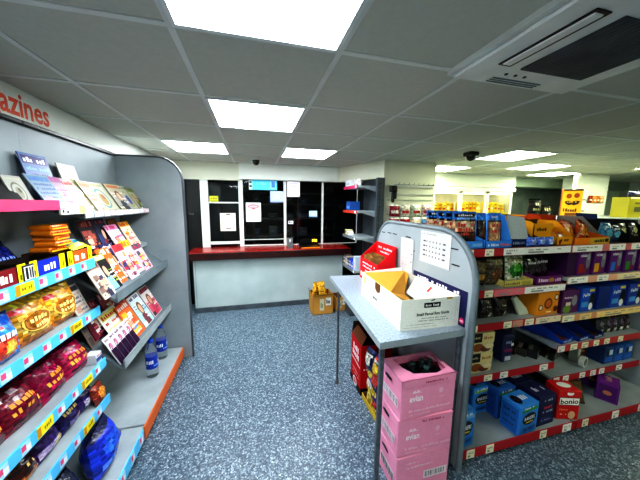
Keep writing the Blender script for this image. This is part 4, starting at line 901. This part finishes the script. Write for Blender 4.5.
put('dog_food_sack', bag(.17,.12,.17,(90,70,40),[('r','f',.1,.5,.9,.7,(120,96,54)),('e','f',.5,.3,.3,.15,(140,106,60))],seed=220,mat='print'),2.40,1.30,z,'brown food sack on the base shelf right of the red box','bag',(-.45,0,-.5))
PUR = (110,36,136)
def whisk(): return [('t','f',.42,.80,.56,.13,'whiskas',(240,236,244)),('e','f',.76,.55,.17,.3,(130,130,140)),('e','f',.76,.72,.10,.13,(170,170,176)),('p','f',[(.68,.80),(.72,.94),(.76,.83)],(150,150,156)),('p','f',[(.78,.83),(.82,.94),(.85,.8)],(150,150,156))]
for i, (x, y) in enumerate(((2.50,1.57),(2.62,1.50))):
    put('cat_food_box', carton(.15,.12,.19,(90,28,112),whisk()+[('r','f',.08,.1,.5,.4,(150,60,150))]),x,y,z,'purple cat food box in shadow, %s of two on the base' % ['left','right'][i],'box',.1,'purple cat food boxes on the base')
for i, (x, y) in enumerate(((2.74,1.28),(2.84,1.43))):
    put('cat_food_box', carton(.155,.125,.15,PUR,[('g','f',.4,.78,.5,.09,5,(206,150,120)),('e','f',.6,.3,.25,.2,(200,130,160)),('r','f',.1,.55,.9,.6,(140,70,160)),('g','t',.5,.5,.7,.3,5,(190,150,140)),('r','l',.1,.1,.9,.9,(86,28,110)),('e','l',.5,.5,.2,.12,(200,130,90))]),x,y,z,'purple cat food box, %s one of the tilted pair on the base shelf' % ['front','back'][i],'box',.5,'purple cat food boxes on the base')
for i in range(2):
    put('cat_food_bag', bag(.16,.1,.17,(222,186,50),[('r','f',.1,.6,.9,.8,(226,200,80)),('e','f',.5,.35,.3,.2,(140,100,40))],seed=226+i),2.90+.17*i,1.53,z,'golden yellow cat food bag, %s one at the back of the far base shelf' % ['left','right'][i],'bag',0,'yellow bags at the back of the base')
# ---- far bay second shelf z=1.081: whiskas
z = 1.082
for i, x in enumerate((2.27,2.40,2.565,2.745,2.915,3.08)):
    c = [(70,20,80),(96,24,110),(100,26,116),(100,28,120),(102,30,122),(104,30,124)][i]
    dd = whisk() if i else [('r','f',.1,.1,.9,.9,(60,16,70))]
    acc = [None,(170,40,30),(226,170,50),(50,120,210),(70,140,60),(206,120,40)][i]
    if acc: dd += [('r','f',.05,.1,.42,.46,acc),('r','f',.45,.1,.62,.3,(150,50,50))]
    put('cat_food_box', carton(.15 if i else .1,.12,.19,c,dd),x,1.42,z,'purple cat food box with grey cat, %s from the left on the second shelf' % ordn[i],'box',.06,'purple cat food boxes on the second shelf')
# ---- far bay third shelf z=.786: purple + blue felix
z = .787
def felix(): return [('t','f',.38,.72,.5,.16,'Felix',(236,244,250),.05),('r','f',.55,.84,.9,.95,(226,206,60)),('e','f',.80,.45,.2,.34,(20,20,26)),('e','f',.72,.2,.15,.16,(236,236,236)),('r','f',.05,.2,.5,.42,(80,160,220))]
put('cat_food_box', carton(.17,.12,.18,(96,40,100),[('g','f',.35,.7,.5,.09,6,(230,220,230)),('e','f',.72,.55,.16,.24,(150,150,156)),('e','f',.3,.2,.24,.18,(120,150,60)),('r','f',.2,.35,.5,.5,(220,210,190))]),2.32,1.42,z,'mauve cat food box at the left of the third shelf of the far bay','box')
for i, (x, w) in enumerate(((2.50,.16),(2.68,.14),(2.845,.18),(3.05,.18))):
    put('cat_food_box', carton(w,.12,.185,[(30,84,190),(24,54,130),(30,76,176),(40,70,160)][i],felix() if i != 1 else [('r','f',.1,.1,.9,.9,(24,50,120))]),x,1.42,z,'blue cat food box with black cat, %s from the left on the third shelf' % ordn[i],'box',.04,'blue cat food boxes on the third shelf')
# ---- far bay fourth shelf z=.546
z = .547
for i, x in enumerate((2.32,2.50,2.66)):
    put('cat_food_tray', openbox(.15,.30,.085,.03,[(40,80,180),(34,70,150),(44,60,110)][i],[(120,60,30),(70,54,44),(90,50,30)][i],.004,[('g','f',.5,.5,.7,.5,6,(200,210,230))]),x,1.50,z,'low blue cardboard tray with brown inside, %s from the left in the far bay' % ordn[i],'tray',.12,'blue trays on the fourth shelf')
for i, x in enumerate((2.78,2.86,2.94,3.02,3.10)):
    put('cat_pouch', bag(.09,.05,.13,[(60,60,64),(50,56,50),(70,50,70),(56,56,60),(60,44,50)][i],[('r','f',.2,.1,.8,.3,(226,226,216)),('e','f',.5,.6,.26,.18,(120,110,130))],seed=240+i,nu=8,nv=10),x,1.40,z,'dark cat food pouch, %s from the left at the right of the fourth shelf' % ordn[i],'pouch',(-.15,0,.1),'dark pouches on the fourth shelf')
# ---- far bay fifth shelf z=.286
z = .287
for i, (x, c) in enumerate(((2.25,(44,40,44)),(2.36,(60,54,44)),(2.47,(40,44,40)))):
    put('food_tray', carton(.10,.12,.07,c,[('r','f',.3,.2,.6,.8,(150,160,150)),('g','t',.5,.5,.6,.3,4,(160,150,110))]),x,1.56,z,'low dark food packet, %s from the left at the back of the fifth shelf' % ordn[i],'packet',.3,'dark packets on the fifth shelf')
b = MB('gloss')
for k in range(20):
    a0, a1 = 2*PI*k/20, 2*PI*(k+1)/20
    for (r0, r1, y) in ((.032,.045,-.015),): b.face([(r0*math.cos(a0),y,.045+r0*math.sin(a0)),(r1*math.cos(a0),y,.045+r1*math.sin(a0)),(r1*math.cos(a1),y,.045+r1*math.sin(a1)),(r0*math.cos(a1),y,.045+r0*math.sin(a1))],(220,224,220))
    b.face([(.045*math.cos(a0),-.015,.045+.045*math.sin(a0)),(.045*math.cos(a0),.015,.045+.045*math.sin(a0)),(.045*math.cos(a1),.015,.045+.045*math.sin(a1)),(.045*math.cos(a1),-.015,.045+.045*math.sin(a1))],(206,210,206))
    b.face([(.032*math.cos(a0),-.015,.045+.032*math.sin(a0)),(.032*math.cos(a1),-.015,.045+.032*math.sin(a1)),(.032*math.cos(a1),.015,.045+.032*math.sin(a1)),(.032*math.cos(a0),.015,.045+.032*math.sin(a0))],(150,154,150))
put('tape_roll', b, 2.60,1.38,z,'white roll of tape standing on the fifth shelf of the far bay','roll',.2)
put('price_card', carton(.05,.06,.13,(150,156,146),[('r','f',.1,.5,.9,.9,(200,206,196))]),2.63,1.46,z,'pale card box standing behind the white tape roll','box',.2)
put('food_tin_pack', carton(.14,.12,.1,(90,50,36),[('g','f',.5,.6,.7,.2,6,(190,150,120))]),2.74,1.54,z,'brown pack at the back of the fifth shelf behind the tape roll','pack')
for i, x in enumerate((2.86,2.98,3.10)):
    put('cat_food_box', carton(.115,.12,.15,[(40,70,120),(40,90,160),(44,96,170)][i],[('r','f',.5,.5,.9,.8,(206,220,236)),('r','f',.1,.1,.9,.4,(40,110,200)),('e','f',.3,.65,.14,.16,(20,24,30))]),x,1.42,z,'small blue cat food box, %s from the left on the fifth shelf' % ordn[i],'box',.04,'small blue boxes on the fifth shelf')

# ================================================================== TABLE + its goods
ta = thing('work_table', 'grey laminate table on thin steel legs against the grey end panel', 'table', (0,0,0))
TZ = .90
m = MB('counter_laminate'); m.prism([(.607,1.119),(1.146,1.14),(1.146,2.31),(.706,2.354)],'z',TZ-.004,TZ); m.build('top', ta)
m = MB('panel_grey'); m.prism([(.607,1.119),(1.146,1.14),(1.146,2.31),(.706,2.354)],'z',TZ-.038,TZ-.0042); m.build('edge_frame', ta)
m = MB('steel'); m.box(.622,1.135,0,.647,1.16,TZ-.038,bev=.004); m.build('leg', ta)
m = MB('steel'); m.tube([(.69,2.03,0),(.69,2.03,TZ-.038)],.011,10); m.lathe([(.022,0),(.018,.02),(.011,.03)],.69,2.03,12); m.build('leg', ta)
m = MB('steel'); m.box(1.12,1.150,0,1.143,1.172,TZ-.038,bev=.004); m.build('leg', ta)
m = MB('steel'); m.box(1.12,2.26,0,1.143,2.285,TZ-.038,bev=.004); m.build('leg', ta)

# white open-top box
wb = thing('white_carton', 'white open cardboard box with black lettering on the grey table', 'box', (0,0,TZ+.001))
W0 = [(.768,1.20),(1.142,1.19),(1.142,1.80),(.80,1.80)]; HB = .18; TK = .005
def quadwall(b, p, q, z0, z1, col, inner, z1b=None):
    z1b = z1 if z1b is None else z1b; d = Vector((q[0]-p[0], q[1]-p[1], 0)).normalized(); n = Vector((d.y, -d.x, 0))
    a = [Vector((p[0],p[1],z0)), Vector((q[0],q[1],z0)), Vector((q[0],q[1],z1b)), Vector((p[0],p[1],z1))]
    bb = [v-n*TK for v in a]
    b.face(a, col); b.face(bb[::-1], inner); b.face([a[3],a[2],bb[2],bb[3]], (214,200,160)); b.face([a[0],bb[0],bb[1],a[1]], col)
    b.face([a[0],a[3],bb[3],bb[0]], col); b.face([a[1],bb[1],bb[2],a[2]], col)
m = MB('card'); WCOL = (222,224,214); IN = (206,202,192)
for i in range(4):
    quadwall(m, W0[i], W0[(i+1) % 4], 0, HB, WCOL, IN)
m.face([(p[0],p[1],.004) for p in W0],(206,186,140))
p, q = Vector((*W0[0],0)), Vector((*W0[1],0)); U = q-p
S = lambda u, v, l: p+U*u+Vector((0,0,HB*v))+Vector((0,-1,0))*l
m.d_rect(S,.38,.70,.66,.86,(24,26,26),.0006); m.d_glyph(S,.52,.78,.23,.08,9,(220,222,216),.0012); m.d_poly(S,[(.49,.90),(.55,.93),(.56,.97),(.5,.94)],(30,30,30),.0008)
m.d_text(S,.54,.50,.56,.10,'Small Parcel Box Guide',(34,36,36),.0008,.02)
m.d_glyph(S,.56,.36,.42,.03,20,(120,124,120),.0008); m.d_glyph(S,.56,.28,.52,.03,24,(120,124,120),.0008); m.d_glyph(S,.35,.17,.5,.025,20,(150,154,150),.0008); m.d_rect(S,.05,.08,.62,.09,(150,154,150),.0008)
m.d_rect(S,.76,.93,.86,1.0,(190,150,80),.0008); m.d_rect(S,.93,.1,.935,.9,(190,190,184),.0008)
p2, q2 = Vector((*W0[3],0)), Vector((*W0[0],0)); U2 = q2-p2; n2 = Vector((U2.y,-U2.x,0)).normalized()
S2 = lambda u, v, l: p2+U2*u+Vector((0,0,HB*v))+n2*l
m.d_ell(S2,.48,.80,.07,.16,(110,72,34),.0008); m.d_rect(S2,.41,.82,.55,1.0,(110,72,34),.0009); m.d_text(S2,.42,.36,.12,.14,'box',(40,40,44),.0008); m.d_rect(S2,.06,.6,.14,.9,(214,190,130),.0008); m.d_rect(S2,.04,.1,.96,.11,(210,210,204),.0008)
m.build('body', wb)
fl = [(.803,1.795,HB-.005),(1.14,1.76,HB+.0),(1.135,1.70,HB-.01),(1.0,1.53,.085),(.93,1.30,.10),(.79,1.36,HB-.012)]
m = MB('card'); m.face(fl,(206,150,60)); m.face([(x,y,z-.004) for x,y,z in fl][::-1],(150,104,50)); m.build('flap', wb)
m = MB('card'); m.face([(1.137,1.20,HB),(1.137,1.60,HB),(1.04,1.58,.07),(1.02,1.22,.08)],(244,243,238)); m.d_rect(lambda u,v,l: Vector((1.143-.11*v,1.2+.4*u,HB-.10*v+.002)),.5,.2,.56,.5,(190,90,80),0); m.build('flap', wb)
m = MB('card'); m.face([(.80,1.785,.15),(1.136,1.785,.15),(1.136,1.80,.20),(.80,1.80,.18)],(240,240,234)); m.build('flap', wb)
b = MB('card'); b.box(-.11,-.12,0,.11,.12,.015,(120,80,40)); b.box(-.09,-.1,.015,.09,.1,.035,(40,34,30)); tag(b.build('paper_stack', None, (.94,1.40,TZ+.007), .1),'dark papers lying inside the white box','papers')

# red display carton on the table
rc = thing('display_carton', 'red display carton of brown sachets on the table behind the white box', 'carton', (1.06,2.08,TZ+.001), -.03)
RC = (222,32,40); w, d = .165, .38; ZL, ZR = .20, .345
m = MB('card')
m.box(-w/2,-d/2,0,w/2,d/2,.004,RC); m.box(-w/2,-d/2,0,-w/2+.004,d/2,ZL,RC); m.box(w/2-.004,-d/2,0,w/2,d/2,ZR,RC)
for y in (-d/2,d/2-.004): m.prism([(-w/2,0),(w/2,0),(w/2,ZR),(-w/2,ZL)],'y',y,y+.004,RC)
F = {'f': lambda u,v,l: Vector((-w/2+w*u,-d/2-l,ZL*v)), 'l': lambda u,v,l: Vector((-w/2-l,d/2-d*u,ZL*v)), 'i': lambda u,v,l: Vector((w/2-.004-l,d/2-d*u,ZL+(ZR-ZL)*v))}
WTX = (250,226,226)
m.decals(F,[('g','f',.5,.80,.6,.07,8,WTX),('g','f',.5,.66,.8,.08,9,WTX),('g','f',.55,.52,.6,.06,7,WTX),('g','l',.5,.82,.8,.08,10,WTX),('g','l',.55,.66,.7,.08,9,WTX),('g','l',.6,.50,.5,.07,6,WTX),('g','i',.5,.7,.7,.13,11,WTX),('g','i',.55,.45,.6,.12,9,WTX)])
for k in range(4): m.d_rect(F['l'],.06+.14*k,.12,.15+.14*k,.34,(246,240,238),.0012)
m.build('body', rc)
for i in range(6):
    b = bag(.33,.010,.22,[(120,80,36),(90,58,24),(130,90,40)][i % 3],[('r','f',0,.9,1,1,(140,100,50))],seed=260+i,mat='print',nu=6,nv=6)
    tag(b.build('sachet', None, (1.000+.018*i,2.08,TZ+.008+.004*i), (0,.0,-PI/2-.03)),'brown paper sachet, %s from the low side of the red display carton' % ordn[i],'sachet','sachets in the red display carton')

# evian cases
PKC = (242,160,190); PKD = (214,100,142)
cx, cy, cw, cd, chh = .89,1.19,.34,.215,.229
for i, lab in enumerate(('pink water bottle case at the bottom of the stack under the table','pink water bottle case in the middle of the stack under the table','pink water bottle case on top of the stack with torn open top')):
    t = thing('water_case', lab, 'water case', (cx,cy,chh*i+.001*i), [.0,-.02,.02][i], 'stacked pink water cases')
    dd = [('t','f',.27,.52,.24,.16,'evian',(255,240,246)),('p','f',[(.18,.66),(.23,.74),(.26,.68),(.29,.75),(.33,.68),(.37,.66)],(250,220,232)),('e','f',.72,.62,.04,.07,(246,190,212)),('g','f',.72,.46,.1,.04,4,(246,190,212)),('g','f',.56,.22,.84,.06,26,(250,206,222)),('g','f',.34,.12,.4,.04,14,(246,190,212)),('g','f',.62,.90,.4,.05,14,(190,70,110)),
          ('r','f',.0,.985,1,1,(250,160,190)),
          ('e','l',.42,.78,.16,.05,(34,18,26)),('r','l',.26,.74,.58,.82,(34,18,26)),('r','l',.2,.28,.9,.52,(240,226,232))]
    for q in range(13): dd.append(('r','l',.24+.05*q,.31,.24+.05*q+[.03,.015,.02][q % 3],.49,(40,30,36)))
    if i == 0: dd = [x for x in dd if not (x[1] == 'f')]+[('r','f',.5,.30,.95,.52,(240,226,232)),('g','f',.3,.82,.24,.04,9,(250,214,228)),('g','f',.42,.70,.5,.05,16,(250,214,228)),('e','f',.2,.3,.04,.07,(250,200,220))]+[('r','f',.53+.032*q,.34,.53+.032*q+[.018,.01,.014][q % 3],.48,(40,30,36)) for q in range(12)]
    if i < 2: b = carton(cw,cd,chh,PKC,dd,'print',.004); b.build('carton', t)
    else:
        b = MB('print'); w2, d2 = cw/2, cd/2
        b.box(-w2,-d2,0,w2,d2,.19,PKC,.004)
        for q in ((-w2,-d2,w2,-d2+.004),(-w2,d2-.004,w2,d2),(-w2,-d2,-w2+.004,d2),(w2-.004,-d2,w2,d2)): b.box(q[0],q[1],.18,q[2],q[3],chh,PKC)
        # torn top
        hole = [(-.07,-.06),(.06,-.085),(.14,-.06),(.15,.075),(.02,.088),(-.11,.085),(-.10,.0)]
        out_ = [(-w2,-d2),(w2,-d2),(w2,0),(w2,d2),(0,d2),(-w2,d2),(-w2,0)]
        for k in range(7): b.face([(*out_[k],chh),(*out_[(k+1) % 7],chh),(*hole[(k+1) % 7],chh),(*hole[k],chh)],PKC)
        b.face([(p[0],p[1],.191) for p in hole],(20,14,16),'black_plastic')  # black sheet stands in for the shade inside the torn case
        b.decals(surfs(cw,cd,chh),dd); b.build('carton', t)
        m = MB('card'); m.face([(.13,0,chh),(.145,.07,chh),(.09,.06,chh+.02),(.085,.02,chh+.022)],(240,170,196)); m.face([(.10,-.065,chh+.001),(.13,0,chh+.001),(.07,-.02,chh+.012)],(60,20,30)); m.build('torn_flap', t)
        for (bx, by) in ((-.02,.02),(.05,.03),(.03,-.035),(.10,.03)):
            m = MB('gloss'); m.lathe([(.024,.192),(.024,.205),(.014,.212),(.014,.228)],bx,by,14,(26,36,40)); m.lathe([(.015,.226),(.015,.236)],bx,by,14,(70,100,100)); m.build('bottle_top', t)

# red box on the floor under the table, with dark flaps
rb = thing('crisp_box', 'red open box with white lettering on the floor under the table', 'box', (.975,1.96,0), -.06)
w, d, h = .27,.26,.44
m = openbox(w,d,h,h,(196,24,30),(60,40,30),.005,[]); 
F = surfs(w,d,h)
def redprint(face): return [('g',face,.5,.80,.56,.12,4,(250,240,240)),('g',face,.5,.66,.66,.11,5,(250,240,240)),('g',face,.5,.53,.84,.04,10,(250,230,230)),('g',face,.55,.34,.66,.035,11,(240,170,170)),('g',face,.55,.27,.6,.03,10,(240,170,170)),('r',face,0,0,1,.14,(24,20,22)),('e',face,.5,.1,.2,.09,(250,240,240)),('e',face,.5,.1,.16,.07,(206,30,40))]
m.decals(F, redprint('l')+redprint('f')); m.build('body', rb)
m = MB('card'); m.face([(-w/2,d/2,h),(-w/2,-d/2,h),(-w/2+.05,-d/2+.02,h+.07),(-w/2+.05,d/2-.02,h+.07)],(110,64,40)); m.build('flap', rb)
m = MB('card'); m.face([(-w/2,d/2,h),(w/2,d/2,h),(w/2-.02,d/2+.02,h+.09),(-w/2+.02,d/2+.02,h+.09)],(70,44,34)); m.build('flap', rb)
# pile of crisp packets in a tray in front of it
tr = thing('crisp_tray', 'low brown tray on the floor under the table filled with crisp packets', 'tray', (.955,1.58,0))
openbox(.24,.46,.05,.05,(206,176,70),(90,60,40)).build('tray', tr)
R = random.Random(77)
cl = [((36,40,80),'navy'),((226,190,60),'yellow'),((230,226,210),'cream'),((90,50,120),'purple'),((40,60,120),'dark blue'),((196,60,50),'red'),((220,196,80),'golden'),((50,56,60),'charcoal')]
k = 0
for lv, lvn in ((0,'bottom'),(1,'second'),(2,'third'),(3,'top')):
    for i in range(4):
        c, cn = cl[(k*3+lv) % 8]
        b = bag(.15,.07,.17,c,[('e','f',.5,.5,.32,.22,cl[(k+3) % 8][0]),('r','f',.1,.66,.9,.8,(240,236,226)),('g','f',.5,.73,.6,.08,5,(60,30,40)),('r','f',0,.9,1,1,cl[(k+5) % 8][0])],seed=280+k,nu=9,nv=10)
        y = 1.415+.10*i
        tag(b.build('crisp_packet', None, (.862-.002*lv+R.uniform(-.01,.01),y,.012+.098*lv), (math.radians(-14+R.uniform(-5,5)),R.uniform(-.15,.15),L)),'%s crisp packet, %s from the front in the %s layer under the table' % (cn,ordn[i],lvn),'packet','crisp packets under the table'); k += 1

# ================================================================== SECOND AISLE, far goods
sg2 = thing('aisle_shelving', 'farther shelving run behind the pet food bays', 'shelving', (0,0,0))
m = MB('dark_grey'); m.box(3.4,2.98,0,6.4,3.0,1.40); m.build('back_panel', sg2)
for z in (.4,.75,1.1,1.43):
    m = MB('shelf_grey'); m.box(3.4,2.6,z-.025,6.4,2.98,z); m.box(3.4,3.0,z-.025,6.4,3.35,z); m.build('shelf', sg2)
m = MB('shelf_grey'); m.box(3.4,2.5,0,6.4,2.98,.12); m.box(3.4,3.0,0,6.4,3.45,.12); m.build('base_shelf', sg2)
z = 1.432
t = thing('halloween_box', 'tall orange carton with a dark grinning pumpkin face on the far shelving', 'box', (4.58,2.86,z), -.8)
b = carton(.22,.07,.41,(236,176,36),[('e','f',.32,.76,.14,.09,(150,60,20)),('e','f',.70,.78,.14,.09,(150,60,20)),('p','f',[(.12,.56),(.3,.60),(.5,.57),(.7,.60),(.9,.58),(.8,.47),(.6,.43),(.5,.46),(.35,.43),(.2,.48)],(40,24,16)),('g','f',.5,.55,.5,.04,5,(236,176,36)),('g','f',.45,.26,.7,.12,6,(90,50,20)),('r','f',.2,.06,.8,.16,(120,70,30)),('r','f',0,.95,1,1,(60,34,20)),('r','l',.0,.0,1,1,(120,50,20))]); b.build('carton', t)
def farbox(x, y, w, d, h, c, ds, name, lab, cat, rz=0): put(name, carton(w,d,h,c,ds), x, y, z, lab, cat, rz)
farbox(5.86,2.8,.68,.2,.31,(160,152,30),[('r','f',.05,.92,1,1,(244,240,190)),('r','f',.2,.65,.46,.75,(90,90,30)),('g','f',.74,.7,.4,.09,6,(90,90,30)),('r','f',.2,.28,.42,.52,(80,84,50)),('r','f',.75,.3,.95,.5,(206,90,40))],'yellow_carton','large yellow carton with grey printed panels at the right edge of the far shelving','box')
b = bag(.5,.16,.1,(24,30,90),[('r','f',.1,.4,.9,.6,(40,50,130))],seed=330); put('navy_sack', b, 5.92,2.8,z+.31,'navy blue soft pack lying on top of the large yellow carton','pack')
put('gift_pouch', bag(.22,.1,.26,(22,22,24),[('g','f',.5,.75,.7,.2,4,(220,220,200)),('g','f',.5,.45,.6,.12,4,(160,160,120))],seed=331),3.72,2.75,z,'black pouch with pale lettering on the far shelving beside the chiller','pouch')
put('gift_pouch', bag(.17,.1,.17,(40,36,30),[('g','f',.5,.7,.7,.2,4,(230,214,150)),('r','f',.1,.1,.9,.4,(60,50,40))],seed=332),3.93,2.75,z,'dark brown pouch on the far shelving, right of the black one','pouch')
# small products on the white pillar
b = MB('black_plastic'); b.box(-.05,-.05,0,.05,0,.22,bev=.01); b.box(-.045,-.055,.02,.03,-.045,.2,mat='white_metal')
put('wall_phone', b, 5.83,3.49,1.5,'grey and white handset box on the white pillar','device')
for i in range(4):
    put('hanging_pack', bag(.11,.03,.13,[(150,50,40),(226,150,60),(206,120,50),(230,180,130)][i],[('r','f',.1,.3,.9,.55,(240,220,200))],seed=340+i,nu=6,nv=8),6.03+.1*i,3.47,1.66,'%s pack hanging %s from the left on the white pillar' % (['dark red','orange','tan','peach'][i],ordn[i]),'pack',0,'packs hanging on the white pillar')

# ================================================================== CAMERA, WORLD, VIEW
f, p, yw, rl = 259.67, .14035, .2504, .01026
cy_, sy_, cp, sp_ = math.cos(yw), math.sin(yw), math.cos(p), math.sin(p)
fw = Vector((sy_*cp, cy_*cp, -sp_)); rt = Vector((cy_, -sy_, 0)); up = rt.cross(fw)
cr, sr = math.cos(rl), math.sin(rl)
r2 = rt*cr+up*sr; u2 = up*cr-rt*sr
cam = bpy.data.cameras.new('camera'); cam.sensor_width = 36; cam.lens = f*36/640; cam.clip_start = .02
co = bpy.data.objects.new('camera', cam); C.objects.link(co)
co.matrix_world = Matrix(((r2.x,u2.x,-fw.x,0),(r2.y,u2.y,-fw.y,0),(r2.z,u2.z,-fw.z,1.6),(0,0,0,1)))
bpy.context.scene.camera = co
w = bpy.data.worlds.new('world'); bpy.context.scene.world = w; w.use_nodes = True
w.node_tree.nodes['Background'].inputs['Color'].default_value = (.5,.55,.6,1); w.node_tree.nodes['Background'].inputs['Strength'].default_value = .05
vs_ = bpy.context.scene.view_settings; vs_.view_transform = 'Standard'; vs_.exposure = 0.92
try: vs_.look = 'High Contrast'
except Exception as ex: print('look', ex)
